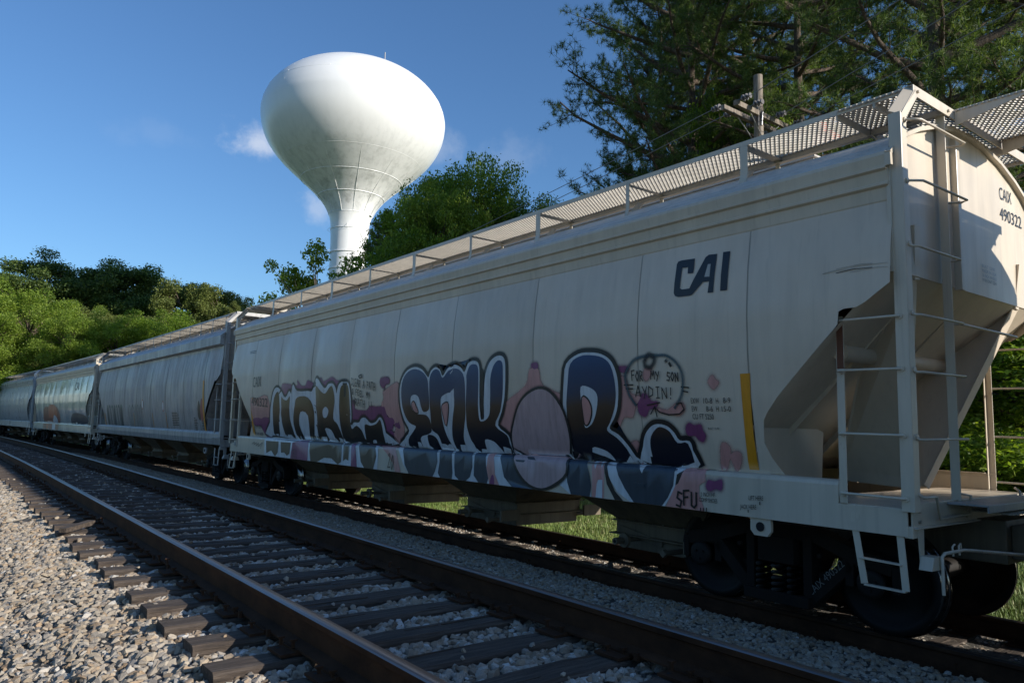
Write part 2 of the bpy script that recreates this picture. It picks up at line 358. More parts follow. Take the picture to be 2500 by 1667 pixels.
o = scatter('grass', patch(15.5, 32, 1, 40, .0, step=1, jag=.03), gc, 16, 1.4, 2.6, 32, None, tilt=False); tag(o, 'longer grass of the verge running back to the trees', 'grass', kind='stuff')

# ================================================================== TRACKS
tim = mat('old_timber', (.07, .05, .035), .85)
tn = noise(tim, 4, (.6, 9, 9), 7, .7)
setc(tim, ramp(tim, tn, [(.3, (.018, .014, .011)), (.5, (.070, .051, .038)), (.72, (.155, .122, .094))]))
bump(tim, noise(tim, 5, (.5, 14, 14), 6, .7), .9, .02)
rsm = mat('rail_rust', (.06, .03, .02), .8, 0, .12)
setc(rsm, ramp(rsm, noise(rsm, 5, (1, .6, 1), 6, .7), [(.3, (.030, .016, .010)), (.6, (.070, .034, .018)), (.8, (.115, .058, .030))]))
bump(rsm, noise(rsm, 90, (1, 1, 1), 3), .25, .004)
hdm = mat('rail_head_steel', (.30, .28, .27), .26, .9)
setc(hdm, ramp(hdm, noise(hdm, 14, (6, .04, 1), 5, .6), [(.3, (.09, .07, .06)), (.6, (.20, .18, .17)), (.8, (.30, .29, .285))]))
setr(hdm, ramp(hdm, noise(hdm, 10, (8, .05, 1), 4), [(.3, (.26,) * 3), (.7, (.46,) * 3)]))
dull = mat('dull_rail_head', (.07, .05, .04), .5, .5)
def rail_obj(xc, ztop, parent, head, y0=-6, y1=140):
    H = .186; prof = [(-.037, H - .002), (-.034, H - .038), (-.009, H - .05), (-.008, .03), (-.076, .012), (-.076, 0), (.076, 0), (.076, .012), (.008, .03), (.009, H - .05), (.034, H - .038), (.037, H - .008), (.030, H - .001), (.0, H), (-.030, H - .001), (-.037, H - .008)]
    prof = prof[:1] and [(-.037, H - .008)] + prof[1:11] + [(.037, H - .008), (.030, H - .0015), (0, H), (-.030, H - .0015), (-.037, H - .008)]
    yy = list(np.arange(y0, 15, 3.0)) + list(np.arange(15, y1, 2.5)); rows = []
    for y in yy: rows.append([(shx(xc + px, y), y, ztop - H + pz) for px, pz in prof])
    n = len(prof); b = MB()
    v = [p for r in rows for p in r]; b._add(v, [])
    for i in range(len(rows) - 1):
        for k in range(n - 1):
            b.f.append([i * n + k, (i + 1) * n + k, (i + 1) * n + k + 1, i * n + k + 1]); b.m.append(1 if k >= 11 else 0); b.s.append(k >= 11)
    return b.build('rail', [rsm, head], parent)
def tie_mesh(seed, L=2.59, w_=.23, h_=.18):
    r2 = random.Random(seed); rows = []; n = 14
    for i in range(n + 1):
        x = -L / 2 + L * i / n; e = .006 if 0 < i < n else .0
        a = [r2.uniform(-e, e) for _ in range(8)]; k = .93 if i in (0, n) else 1
        rows.append([(x, -w_ / 2 * k + a[0], -h_), (x, -w_ / 2 * k + a[1], -.02 + a[2]), (x, (-w_ / 2 + .02) * k, -.002 + a[3]), (x, (w_ / 2 - .02) * k, -.002 + a[5]), (x, w_ / 2 * k + a[6], -.02 + a[7]), (x, w_ / 2 * k, -h_), (x, -w_ / 2 * k + a[0], -h_)])
    b = MB(); b.loft(rows, 0, False); b._add(rows[0][:6], [(5, 4, 3, 2, 1, 0)]); b._add(rows[-1][:6], [(0, 1, 2, 3, 4, 5)])
    # a couple of weather splits standing slightly proud
    for _ in range(3):
        x0 = r2.uniform(-1.2, .6); y = r2.uniform(-.08, .08); b.box(x0, x0 + r2.uniform(.2, .6), y, y + .006, -.01, .004)
    return b.mesh('tie', tim)
ties = [tie_mesh(i) for i in range(6)]
plm = MB(); plm.box(-.18, .18, -.095, .095, 0, .016); plm.box(-.095, -.078, -.095, .095, .0161, .028); plm.box(.078, .095, -.095, .095, .0161, .028)
for sx in (-.14, .14): plm.box(sx - .009, sx + .009, -.009 + .05, .009 + .05, .016, .0175, 1)  # dark squares painted for the shade in the spike openings
plate_me = plm.mesh('tie_plate', [rsm, M['hole_shade']])
spm = MB()
spm.box(-.008, .008, -.008, .008, 0, .035); spm.box(-.018, .018, -.013, .013, .0351, .047)
spike_me = spm.mesh('spike', rsm)
anm = MB(); anm.box(-.10, .10, -.014, .014, -.012, -.001); anm.box(-.10, -.082, -.014, .014, 0, .03); anm.box(.082, .10, -.014, .014, 0, .03)
anchor_me = anm.mesh('rail_anchor', rsm)
def track(name, label, xc, zt, head, y0, n_ind, n_all, sp, plates, seed, gone=0):
    root = empty(name, (0, 0, 0)); tag(root, kind='structure'); root['label'] = label
    r2 = random.Random(seed); rest = MB()
    zb = zt - .186 - .018
    for k in range(n_all):
        y = y0 + k * sp + r2.uniform(-.035, .035); x = xc + r2.uniform(-.045, .045); a = r2.uniform(-.02, .02) + bang(y); z = zb + r2.uniform(-.008, .0)
        if k < n_ind:
            o = link('tie', ties[r2.randrange(6)], root); o.location = (shx(x, y), y, z); o.rotation_euler = (r2.uniform(-.02, .02), 0, a + (math.pi if r2.random() < .5 else 0))
        else:
            cx, cy = shx(x, y), y; rest.bar((cx - 1.29, cy - .0, z - .08), (cx + 1.29, cy + 0, z - .08), .22, .16)
        if k < plates:
            for sgn in (-1, 1):
                px = xc + sgn * .753
                o = link('tie_plate', plate_me, root); o.location = (shx(px, y), y, zb + .001); o.rotation_euler = (0, 0, a)
                for sx, sy in ((-.092, -.05), (.092, .05), (.092, -.03), (-.125, .045)):
                    if r2.random() < .85:
                        up = .05 if r2.random() < .12 else (.0 if r2.random() < .7 else .015)
                        s_ = link('spike', spike_me, o); s_.location = (sx, sy, .017 + up - (.0 if up else .012)); s_.rotation_euler = (0, 0, 0 if sx < 0 else math.pi)
                if r2.random() < .75:
                    s_ = link('rail_anchor', anchor_me, root); s_.location = (shx(px, y), y + (.15 if r2.random() < .6 else -.15), zt - .187)
    if rest.v: r_ = rest.build('far_ties', tim, root); r_['kind'] = 'stuff'
    rail_obj(xc - .753, zt, root, head); rail_obj(xc + .753, zt, root, head)
    return root
track('railway_track', 'nearer railway track with shiny rails on dark timber ties', MX, ZM, hdm, .55, 90, 260, .515, 42, 5)
track('siding_track', 'lower siding track that the hopper cars stand on', TX, 0, dull, -.4, 60, 230, .53, 26, 9)
# splinters of old wood lying on the tie ends
b = MB(); b.bar((shx(1.22, 9.6), 9.6, .47), (shx(1.55, 9.95), 9.95, .50), .09, .05); o = b.build('wood_scrap', tim); tag(o, 'split piece of old timber lying across the sunlit tie ends', 'wood scrap')
b = MB(); b.bar((6.98, 6.9, -.15), (7.4, 7.05, -.12), .10, .06); b.bar((6.95, 6.93, -.12), (7.02, 6.98, .0), .06, .06); o = b.build('wood_scrap', tim); tag(o, 'broken timber piece in the light between the siding rails under the car', 'wood scrap')

# ================================================================== HOPPER CARS
PROF = [(1.52, .94), (1.52, 1.29), (1.50, 1.325), (1.445, 1.335), (1.475, 1.45), (1.515, 1.65), (1.57, 2.0), (1.602, 2.4), (1.612, 2.8), (1.585, 3.2), (1.53, 3.59)]
PS = [0.0]
for a_, b_ in zip(PROF, PROF[1:]): PS.append(PS[-1] + math.hypot(a_[0] - b_[0], a_[1] - b_[1]))
SEAMS = [-6.93, -5.57, -3.81, -1.96, -.24, 1.43, 3.16, 4.95, 6.60]
def pillow(u, z):
    """each sheet bellies out a little between its seams, with a few old dents"""
    if z < 1.4: return 0.0
    k = 1 - ((z - 2.5) / 1.15) ** 2
    if k <= 0: return 0.0
    s = [-8.25] + SEAMS + [8.25]
    for a, b in zip(s, s[1:]):
        if a <= u <= b:
            t = (u - a) / (b - a); d = .019 * k * math.sin(math.pi * t) ** .6
            return d - .030 * k * math.exp(-((u - 3.02) / .10) ** 2) - .024 * k * math.exp(-((u - 1.55) / .12) ** 2) - .018 * k * math.exp(-((u - 4.8) / .14) ** 2)
    return 0.0
def surf(u, s, off=0.0):
    """point of the car side (local x negative side) at length u and girth s"""
    s = max(0.0, min(PS[-1], s))
    for i in range(len(PS) - 1):
        if s <= PS[i + 1] + 1e-9: break
    t = (s - PS[i]) / (PS[i + 1] - PS[i]); h0, z0 = PROF[i]; h1, z1 = PROF[i + 1]
    hw, z = h0 + (h1 - h0) * t, z0 + (z1 - z0) * t
    nx_, nz_ = (z1 - z0), -(h1 - h0); L = math.hypot(nx_, nz_); nx_, nz_ = nx_ / L, nz_ / L
    hw += pillow(u, z)
    return Vector((-(hw + nx_ * off), u, z + nz_ * off))
def hw_at(z): return float(np.interp(z, [p[1] for p in PROF[3:]], [p[0] for p in PROF[3:]]))
CUT_N = [(1.336, 3.84), (1.474, 3.94), (1.617, 4.005), (1.837, 3.98), (2.019, 3.823), (2.604, 3.222), (2.72, 3.208), (2.733, 3.19), (2.736, 3.034), (2.908, 2.79), (3.59, 2.78)]
CUT_F = [(1.336, 4.64), (2.60, 3.30), (2.72, 3.208), (2.733, 3.19), (2.736, 3.034), (2.908, 2.79), (3.59, 2.78)]
def cut(z, near): t = CUT_N if near else CUT_F; return float(np.interp(z, [p[0] for p in t], [p[1] for p in t])) - 11.03

# expanded-metal walkway panel, 1.62 m long, 0.6 m wide, one mesh shared by every panel
def grating(L=1.62, W=.60, py=.050, px=.040, sw=.013, th=.012, frame=True):
    V = []; F = []
    ny = int(round(L / py)); nx_ = int(round(W / px)); py = L / ny; px = W / nx_
    for i in range(nx_ + 1):
        x0 = -W / 2 + i * px; pts = []
        for j in range(ny * 4 + 1):
            ph = j % 4; y = -L / 2 + j * py / 4
            hx = px * (1 if i % 2 else -1)
            sh = {0: -.46, 1: -.46, 2: .46, 3: .46}[ph] * hx
            pts.append((x0 + sh, y + (0, .15, 0, .15)[ph] * py * .0))
        b0 = len(V)
        for (x, y) in pts:
            x = max(-W / 2, min(W / 2, x))
            V += [(x - sw / 2, y, 0), (x + sw / 2, y, 0), (x + sw / 2, y, th), (x - sw / 2, y, th)]
        for j in range(len(pts) - 1):
            a = b0 + j * 4
            for k in range(4): F.append((a + k, a + (k + 1) % 4, a + 4 + (k + 1) % 4, a + 4 + k))
    return npmesh('walkway_grating', V, F, M['rack'])
GR = grating(); GR_END = grating(.60, 1.10)
wheel_me = None
def wheelset_mesh():
    b = MB()
    for sg in (-1, 1):
        prof = [(-.068, .0), (-.068, .11), (-.03, .12), (-.02, .36), (-.066, .385), (-.066, .452), (.028, .457), (.040, .470), (.055, .484), (.068, .478), (.068, .385), (.03, .37), (.02, .12), (.09, .11), (.09, .09)]
        if sg > 0: prof = [(-a, r) for a, r in prof][::-1]
        n0 = len(prof) - 1
        mis = [0] * n0
        for i in range(n0):
            if min(prof[i][1], prof[i + 1][1]) >= .45: mis[i] = 1
        b.lathe(prof, (sg * .755, 0, 0), 'x', 48, mis=mis)
        b.lathe([(-.075, .0), (-.075, .085), (.0, .09), (.13, .09), (.135, .12), (.20, .12), (.21, .085), (.21, .0)] if sg > 0 else [(.075, 0), (.075, .085), (0, .09), (-.13, .09), (-.135, .12), (-.20, .12), (-.21, .085), (-.21, 0)], (sg * .90, 0, 0), 'x', 24)
        for k in range(3):
            a = k * 2.094 + .5; b.tube([(sg * 1.105, .05 * math.cos(a), .05 * math.sin(a)), (sg * 1.122, .05 * math.cos(a), .05 * math.sin(a))], .013, 6)
    b.tube([(-.7, 0, 0), (.7, 0, 0)], .09, 20, 0, False)
    return b.mesh('wheelset', [M['wheel'], M['tread']])
def spring_mesh():
    b = MB(); pts = []
    for k in range(0, 61): a = k * math.pi / 6; pts.append((.062 * math.cos(a), .062 * math.sin(a), .27 * k / 60))
    b.tube(pts, .019, 6); return b.mesh('spring', M['springm'])
WS = wheelset_mesh(); SPR = spring_mesh()
def side_frame(sg):
    b = MB(); x0, x1 = (.90, 1.04); X = sg * .99
    def arm(p, q, h, w_=.16): b.bar((X, *p), (X, *q), w_, h)
    arm((-1.06, .60), (-.72, .66), .13); arm((-.74, .655), (-.34, .80), .13); arm((-.36, .795), (.36, .795), .13); arm((.34, .80), (.74, .655), .13); arm((.72, .66), (1.06, .60), .13)
    arm((-.70, .60), (-.30, .205), .12); arm((.70, .60), (.30, .205), .12); arm((-.34, .19), (.34, .19), .10, .30)
    for s in (-1, 1):
        b.box(X - .09, X + .09, s * .30 - .045, s * .30 + .045, .22, .78)          # columns
        b.box(X - .08, X + .08, s * .69 - .04, s * .69 + .04, .40, .62); b.box(X - .08, X + .08, s * 1.09 - .035, s * 1.09 + .035, .40, .62)
        b.box(X - .07, X + .07, s * .89 - .15, s * .89 + .15, .57, .61)
        b.tube([(X + sg * .06, s * .42, .62), (X + sg * .10, s * .42, .62)], .022, 8)
    return b
def make_truck(parent, y):
    t = side_frame(-1); t2 = side_frame(1); t.v += t2.v and []; o = len(t.v); t.v += t2.v; t.f += [[i + o for i in f] for f in t2.f]; t.m += t2.m; t.s += t2.s
    t.box(-1.12, 1.12, -.19, .19, .50, .74); t.box(-.3, .3, -.24, .24, .74, .84)
    for s in (-1, 1): t.box(-1.0, 1.0, s * .40 - .04, s * .40 + .04, .38, .46)      # brake beams
    tr = t.build('truck', M['iron'], parent, bevel=.012); tr.location = (0, y, 0)
    for s in (-1, 1):
        o = link('wheelset', WS, tr); o.location = (0, s * .889, .457)
        for sx in (-1, 1):
            for k in (-1, 0, 1):
                o = link('spring', SPR, tr); o.location = (sx * 1.05, k * .165, .225)
                if s < 0: break
    for sx in (-1, 1):
        for k in (0, 1): o = link('spring', SPR, tr); o.location = (sx * 1.05, k * .165, .225)
    return tr

def corner(root, P_, sx, sy, hi, chord):
    full = sx < 0
    """one corner of the car: posts, ladders, step, braces; built for the corner x<0, y<0 and mirrored"""
    Tm = Matrix.Diagonal((-sx, -sy, 1, 1)); flip = (sx * sy < 0)
    def N():
        b = MB(); b.T = Tm; b.flip = flip; return b
    E_ = -8.27                                   # end of the side sill
    b = N()                                      # corner post: angle section, then bent in to the walkway
    if not full:
        b.box(-1.525, -1.515, E_ + .005, E_ + .065, 1.13, 2.74); b.box(-1.515, -1.46, E_ + .005, E_ + .015, 1.13, 2.74)
    else: b.box(-1.545, -1.535, E_ - .070, E_ + .030, 1.13, 4.30); b.box(-1.5349, -1.445, E_ - .070, E_ - .060, 1.13, 4.29)
    if full: b.bar((-1.540, E_ - .02, 4.297), (-1.305, E_ - .045, 4.56), .10, .011, (1, 0, .9)); 
    if full: b.bar((-1.49, E_ - .065, 4.27), (-1.27, E_ - .075, 4.53), .010, .07, (0, 0, 1))
    b.build('corner_post', P_['post'], root, bevel=.003)
    if full: b = N(); b.box(-.69, -.68, E_ - .055, E_ + .02, 1.18, 4.53); b.box(-.6799, -.615, E_ + .01, E_ + .02, 1.18, 4.53); b.build('ladder_rail', P_['post'], root, bevel=.003)
    b = N(); b.box(-1.525, -1.516, E_ + .47, E_ + .535, 1.15, 2.69); b.box(-1.516, -1.47, E_ + .525, E_ + .534, 1.15, 2.69); b.build('ladder_rail', P_['post'], root, bevel=.002)
    for z in (2.64, 2.225, 1.71, 1.23):          # side ladder
        b = N(); x = -1.575
        b.tube([(-1.547, E_ - .01, z), (x, E_ + .0, z), (x - .005, E_ + .03, z), (x - .005, E_ + .47, z + .005), (x, E_ + .495, z), (-1.527, E_ + .50, z)], .0105, 8)
        for y, x_ in ((E_ - .01, -1.546), (E_ + .50, -1.528)): b.tube([(x_, y, z), (x_ - .010, y, z)], .024, 8)
        b.build('rung', P_['rung'], root)
    for k, z in enumerate((4.24, 3.735, 3.22, 2.67, 2.22, 1.70) if full else ()):      # end ladder
        b = N(); pr = .15 if k < 2 else .09; y = E_ - pr
        b.tube([(-1.48, E_ - .07, z), (-1.48, y + .0, z - .02), (-1.44, y - .03, z - .02), (-.66 - (0 if k > 1 else -.04), y - .03, z - .01), (-.62 - (0 if k > 1 else -.04), y + .03, z - .01), (-.65, E_ + .008, z)], .0105, 8)
        for x, y_ in ((-1.48, E_ - .070), (-.65, E_ + .01)): b.tube([(x, y_, z), (x, y_ - .012, z)], .024, 8)
        b.build('rung', P_['rung'], root)
    b = N(); y = E_ - .07                        # drop grab iron at the foot
    b.tube([(-1.48, E_ - .06, 1.27), (-1.46, y - .03, 1.24), (-1.18, y, 1.235), (-1.12, y, 1.06), (-.56, y, 1.07), (-.54, y, 1.22), (-.64, E_ + .0, 1.24)], .0115, 8); b.build('grab_iron', P_['rung'], root)
    b = N()                                      # stirrup step
    b.bar((-1.50, -7.845, .96), (-1.53, -7.925, .54), .012, .055, (0, 1, 0)); b.bar((-1.50, -8.20, .96), (-1.53, -8.245, .535), .012, .055, (0, 1, 0))
    b.bar((-1.53, -7.93, .535), (-1.53, -8.245, .53), .055, .012); b.bar((-1.515, -7.89, .735), (-1.515, -8.22, .725), .055, .012)
    b.build('stirrup_step', P_['post'], root, bevel=.003)
    b = N()                                      # corner gusset, hanger and foot under the end sill
    b.box(-1.515, -1.43, E_ - .035, E_ + .03, .93, 1.02); b.prism([(-1.44, E_ - .04, 1.02), (-1.34, E_ - .04, 1.02), (-1.35, E_ - .04, .74), (-1.41, E_ - .04, .74)], (0, .012, 0)); b.prism([(-1.46, E_ - .04, .70), (-1.26, E_ - .04, .70), (-1.30, E_ - .04, .80), (-1.42, E_ - .04, .80)], (0, -.10, 0))
    b.build('uncoupling_bracket', P_['post'], root, bevel=.004)
    b = N()                                      # inclined brace from the end sheet down to the centre sill
    p, q = (-1.10, -8.20, 3.02), (-.20, -7.66, 1.22)
    b.bar(p, q, .11, .014, (0, -1, 0)); b.prism([(p[0], p[1] + .01, p[2]), (q[0], q[1] + .01, q[2]), (-.22, -7.0, 1.25), (-.62, -7.45, 2.3)], (.012, 0, 0)); b.bar((-1.14, -8.24, 3.45), (-1.08, -8.20, 3.0), .10, .04, (0, -1, 0))
    b.build('end_brace', P_['body'], root, bevel=.003)
    b = N()                                      # transverse bolster plate seen through the cut-out
    b.prism([(-1.44, -6.9, 1.33), (-.35, -6.9, 1.20), (-.30, -6.9, 1.72), (-1.12, -6.9, 1.95), (-1.47, -6.9, 1.95)], (0, .012, 0)); b.build('bolster_plate', P_['body'], root)
    b = N(); b.prism([(-1.45, -7.05, 1.336), (-1.45, -6.45, 1.336), (-1.47, -6.62, 1.5), (-1.49, -6.72, 1.7), (-1.47, -6.95, 1.5)], (.01, 0, 0)); b.build('gusset', P_['body'], root)
    b = N()                                      # jacking pad with a lifting eye painted as a dark disc
    b.prism([(-1.50, -6.86, .94), (-1.50, -7.07, .94), (-1.50, -7.07, .83), (-1.50, -7.035, .785), (-1.50, -6.90, .785), (-1.50, -6.86, .83)], (.035, 0, 0)); b.tube([(-1.503, -6.965, .865), (-1.51, -6.965, .865)], .042, 14, 1)
    b.build('jacking_pad', [P_['post'], M['hole_shade']], root)

def end_parts(root, P_, sy, plat=True):
    Tm = Matrix.Diagonal((1, -sy, 1, 1)); flip = sy > 0
    def N():
        b = MB(); b.T = Tm; b.flip = flip; return b
    b = N(); hwz = [(z, hw_at(z)) for z in (3.05, 3.2, 3.4, 3.59)] + [(3.72, 1.555), (3.86, 1.59), (3.96, 1.595), (4.08, 1.45), (4.19, 1.29), (4.30, 1.05), (4.415, .70), (4.48, .35), (4.50, 0)]
    pts = [(-h, -8.23, z) for z, h in hwz] + [(h, -8.23, z) for z, h in hwz[::-1][1:]]
    pts = [(-1.50, -8.23, 3.02)] + pts + [(1.50, -8.23, 3.02)]
    b.prism(pts, (0, .012, 0)); b.build('end_sheet', P_['endp'], root, bevel=.004)
    b = N(); b.box(-1.56, -1.50, -8.25, -8.218, 3.0, 3.9); b.box(1.50, 1.56, -8.25, -8.218, 3.0, 3.9)
    arc = [(-h, z) for z, h in hwz[5:]] + [(h, z) for z, h in hwz[5:][::-1][1:]]
    for (a, c), (d, e) in zip(arc, arc[1:]): b.bar((a, -8.255, c), (d, -8.255, e), .05, .035)
    b.build('end_flange', P_['post'], root)
    b = N(); b.box(-.37, -.30, -8.285, -8.218, 3.0, 4.40); b.build('end_stiffener', P_['endp'], root, bevel=.006)
    b = N()                                      # slope sheet
    b.loft([[(-1.585, -8.23, 3.03), (1.585, -8.23, 3.03)], [(-1.585, -7.47, 2.30), (1.585, -7.47, 2.30)], [(-1.52, -6.90, 1.75), (1.52, -6.90, 1.75)], [(-1.48, -6.58, 1.45), (1.48, -6.58, 1.45)], [(-.62, -5.55, .62), (.62, -5.55, .62)]], 0, False)
    b.tube([(-1.25, -7.62, 2.42), (1.25, -7.62, 2.42)], .075, 14)
    for x in (-.9, 0, .9): b.bar((x, -8.10, 2.96), (x, -6.6, 1.43), .012, .08, (0, -1, .2))
    b.build('slope_sheet', P_['body'], root)
    b = N(); b.box(-1.5, 1.5, -8.30, -8.285, 1.0, 1.19); b.box(-1.5, 1.5, -8.335, -8.3005, 1.0, 1.012); b.box(-1.5, 1.5, -8.285, -7.3, 1.14, 1.15); 
    for x in (-1.40, -1.40, -.55, .55, 1.40):
        for z in (1.05, 1.13): b.tube([(x, -8.30, z), (x, -8.318, z)], .013, 6)
    b.build('end_sill', P_['post'], root, bevel=.003)
    b = N(); b.box(-.92, .92, -8.60, -8.31, 1.165, 1.18); b.box(-.92, .92, -8.615, -8.601, 1.12, 1.18); b.build('crossover_step', M['galv'], root, bevel=.003)
    g = link('crossover_grating', GR_END, root); g.location = (.0, sy * 8.36, 1.09); g['kind'] = 'stuff'
    b = N(); b.box(-.33, .33, -8.52, -6.4, .66, 1.02); b.box(-.24, .24, -8.66, -8.521, .70, .98); b.build('draft_sill', P_['under'], root, bevel=.012)
    b = N(); b.box(-.07, .07, -8.98, -8.60, .76, .92); b.prism([(-.11, -8.92, .70), (.10, -8.92, .70), (.20, -9.05, .70), (.12, -9.12, .70), (-.03, -9.05, .70), (-.17, -9.17, .70), (-.20, -9.0, .70)], (0, 0, .28)); b.build('coupler', M['iron'], root, bevel=.015)
    b = N(); b.tube([(-1.33, -8.43, .52), (-1.335, -8.43, .80), (-1.31, -8.44, .825), (-1.05, -8.47, .835), (-.9, -8.48, .82), (-.1, -8.75, .74), (-.02, -8.78, .80)], .0135, 8)
    b.tube([(-1.10, -8.46, .80), (-1.11, -8.46, .87), (-1.08, -8.46, .885), (-1.07, -8.46, .85)], .008, 6); b.tube([(-1.2, -8.455, .80), (-1.21, -8.455, .87), (-1.17, -8.455, .885)], .008, 6)
    b.build('uncoupling_lever', P_['rung'], root)
    pts = []
    for k in range(13): t = k / 12; pts.append((.35 - .1 * t, -8.66 - .42 * t, .72 - .52 * math.sin(math.pi * t * .62)))
    b = N(); b.tube(pts, .022, 8); b.build('air_hose', M['wheel'], root)
    b = N(); b.tube([(-.6, -8.36, 2.66), (.6, -8.36, 2.66)], .0125, 8); b.tube([(-.65, -8.27, 2.68), (-.6, -8.36, 2.66)], .0125, 8); b.tube([(.65, -8.27, 2.68), (.6, -8.36, 2.66)], .0125, 8); b.build('grab_iron', P_['rung'], root)
    # roof end: cross angle at walkway height, centre platform reaching over the coupler
    b = N(); b.box(-1.31, 1.31, -8.345, -8.335, 4.50, 4.592); b.box(-1.31, 1.31, -8.3345, -8.27, 4.583, 4.592)
    for x in (-1.24, -.66, .66, 1.24): b.tube([(x, -8.345, 4.545), (x, -8.362, 4.545)], .014, 6)
    b.build('walkway_end_beam', P_['post'], root, bevel=.002)
    b = N()
    for s in (-1, 1) if plat else ():
        b.prism([(s * .53, -8.35, 4.59), (s * .53, -8.90, 4.59), (s * .53, -8.90, 4.545), (s * .53, -8.35, 4.44)], (s * .008, 0, 0)); b.box(s * .53 - (.05 if s > 0 else -.009), s * .53 + (.008 if s > 0 else -.0 + .05), -8.90, -8.35, 4.583, 4.592)
    if plat:
        b.box(-.54, .54, -8.912, -8.901, 4.54, 4.592); b.build('platform_frame', P_['post'], root, bevel=.002)
        g = link('platform_grating', GR_END, root); g.location = (0, sy * 8.61, 4.568); g['kind'] = 'stuff'
    for x in (-.99, -.33, .33, .99):
        g = link('platform_grating', GR_SQ, root); g.location = (x, sy * 8.00, 4.568); g['kind'] = 'stuff'
    b = N(); b.box(-1.30, 1.30, -7.68, -7.67, 4.50, 4.575); b.box(-1.30, 1.30, -8.02, -8.0, 4.50, 4.56)
    for s in (-1, 1): b.bar((s * .70, -7.70, 4.52), (s * .70, -7.76, 4.42), .05, .01); b.bar((s * .40, -8.10, 4.55), (s * .40, -8.12, 4.45), .06, .012)
    b.build('platform_bearer', P_['rackm'], root)
GR_SQ = grating(.62, .66)

def grown(P2, g):
    n = len(P2); A = sum(P2[i].x * P2[(i + 1) % n].y - P2[(i + 1) % n].x * P2[i].y for i in range(n)); sg = 1 if A > 0 else -1; Q = []
    for i in range(n):
        d = (P2[(i + 1) % n] - P2[i - 1]); Q.append(P2[i].copy() if d.length < 1e-6 else P2[i] + Vector((d.y, -d.x)).normalized() * g * sg)
    return Q
def haze_strip(root, name, rows, vals, off, mat_, closed):
    """rows: parallel polylines; vals: thickness of the paint along each"""
    n = len(rows[0]); V = []; F = []; T = []
    for r, v in zip(rows, vals):
        for p in r: V.append(surf(p.x, p.y, off)); T.append(v)
    for j in range(len(rows) - 1):
        for i in range(n if closed else n - 1):
            k = (i + 1) % n
            if min(rows[j][i].y, rows[j][k].y, rows[j + 1][i].y, rows[j + 1][k].y) < .02: continue
            if (rows[j][i] - rows[j][k]).length > .6: continue
            F.append((j * n + i, j * n + k, (j + 1) * n + k, (j + 1) * n + i))
    if not F: return
    me = bpy.data.meshes.new(name); me.from_pydata(V, [], F); a = me.attributes.new('thin', 'FLOAT', 'POINT'); a.data.foreach_set('value', T)
    me.materials.append(mat_)
    for p in me.polygons: p.use_smooth = True
    o = link(name, me, root); return o
def overspray(root, P2, g0, g1, off, mat_):
    Q = []
    for i in range(len(P2)):
        a, b = P2[i], P2[(i + 1) % len(P2)]; k = max(1, int((b - a).length / .10)); Q += [a.lerp(b, t / k) for t in range(k)]
    haze_strip(root, 'overspray', [grown(Q, g0 - .012), grown(Q, g0 + (g1 - g0) * .4), grown(Q, g1)], [.95, .45, 0.0], off, mat_, True)
def decal(root, name, mat_, pts, off, smooth=1, grow=0.0, sgn=1, halo=0.0, halo_mat=None, lo=.002, hi=9):
    """a patch of paint lying on the curved side: cut to the folds of the sheet, a few millimetres proud"""
    P2 = [Vector((p[0], p[1])) for p in pts]
    if smooth:
        n = len(P2); Q = []
        for i in range(n):
            p0, p1, p2, p3 = P2[i - 1], P2[i], P2[(i + 1) % n], P2[(i + 2) % n]
            for t in (0, .34, .67):
                Q.append(.5 * ((2 * p1) + (p2 - p0) * t + (2 * p0 - 5 * p1 + 4 * p2 - p3) * t * t + (3 * p1 - p0 - 3 * p2 + p3) * t ** 3))
        P2 = Q
    if halo: overspray(root, P2, grow, grow + halo, off - .0008, halo_mat)
    if grow:
        n = len(P2); A = sum(P2[i].x * P2[(i + 1) % n].y - P2[(i + 1) % n].x * P2[i].y for i in range(n)); sg = 1 if A > 0 else -1; Q = []
        for i in range(n):
            d = (P2[(i + 1) % n] - P2[i - 1])
            if d.length < 1e-6: Q.append(P2[i]); continue
            d.normalize(); Q.append(P2[i] + Vector((d.y, -d.x)) * grow * sg)
        P2 = Q
    P2 = [Vector((p.x, max(lo, min(hi, p.y)))) for p in P2]
    lay(root, name, mat_, [P2], off)
def flat_cut(bm):
    us_ = [v.co.x for v in bm.verts]; ss_ = [v.co.y for v in bm.verts]
    if not us_: return
    cuts = [(Vector((0, s, 0)), Vector((0, 1, 0))) for s in PS + [1.62, 1.75, 2.15, 2.3, 2.62, 2.78, 3.0, 3.18] if min(ss_) < s < max(ss_)]
    u = math.ceil(min(us_) / .17) * .17
    while u < max(us_): cuts.append((Vector((u, 0, 0)), Vector((1, 0, 0)))); u += .17
    for co, no in cuts: bmesh.ops.bisect_plane(bm, geom=bm.verts[:] + bm.edges[:] + bm.faces[:], dist=1e-5, plane_co=co, plane_no=no)
def lay(root, name, mat_, polys, off, bm=None):
    if bm is None:
        bm = bmesh.new()
        for P2 in polys:
            vs = [bm.verts.new((p.x, min(max(p.y, .002), PS[-1]), 0)) for p in P2]
            try: bm.faces.new(vs)
            except ValueError: pass
    bm.normal_update(); bmesh.ops.triangulate(bm, faces=bm.faces[:], ngon_method='EAR_CLIP'); flat_cut(bm)
    for v in bm.verts: v.co = surf(v.co.x, v.co.y, off)
    me = bpy.data.meshes.new(name); bmesh.ops.recalc_face_normals(bm, faces=bm.faces[:]); bm.to_mesh(me); bm.free(); me.materials.append(mat_)
    for p in me.polygons: p.use_smooth = True
    return link(name, me, root)
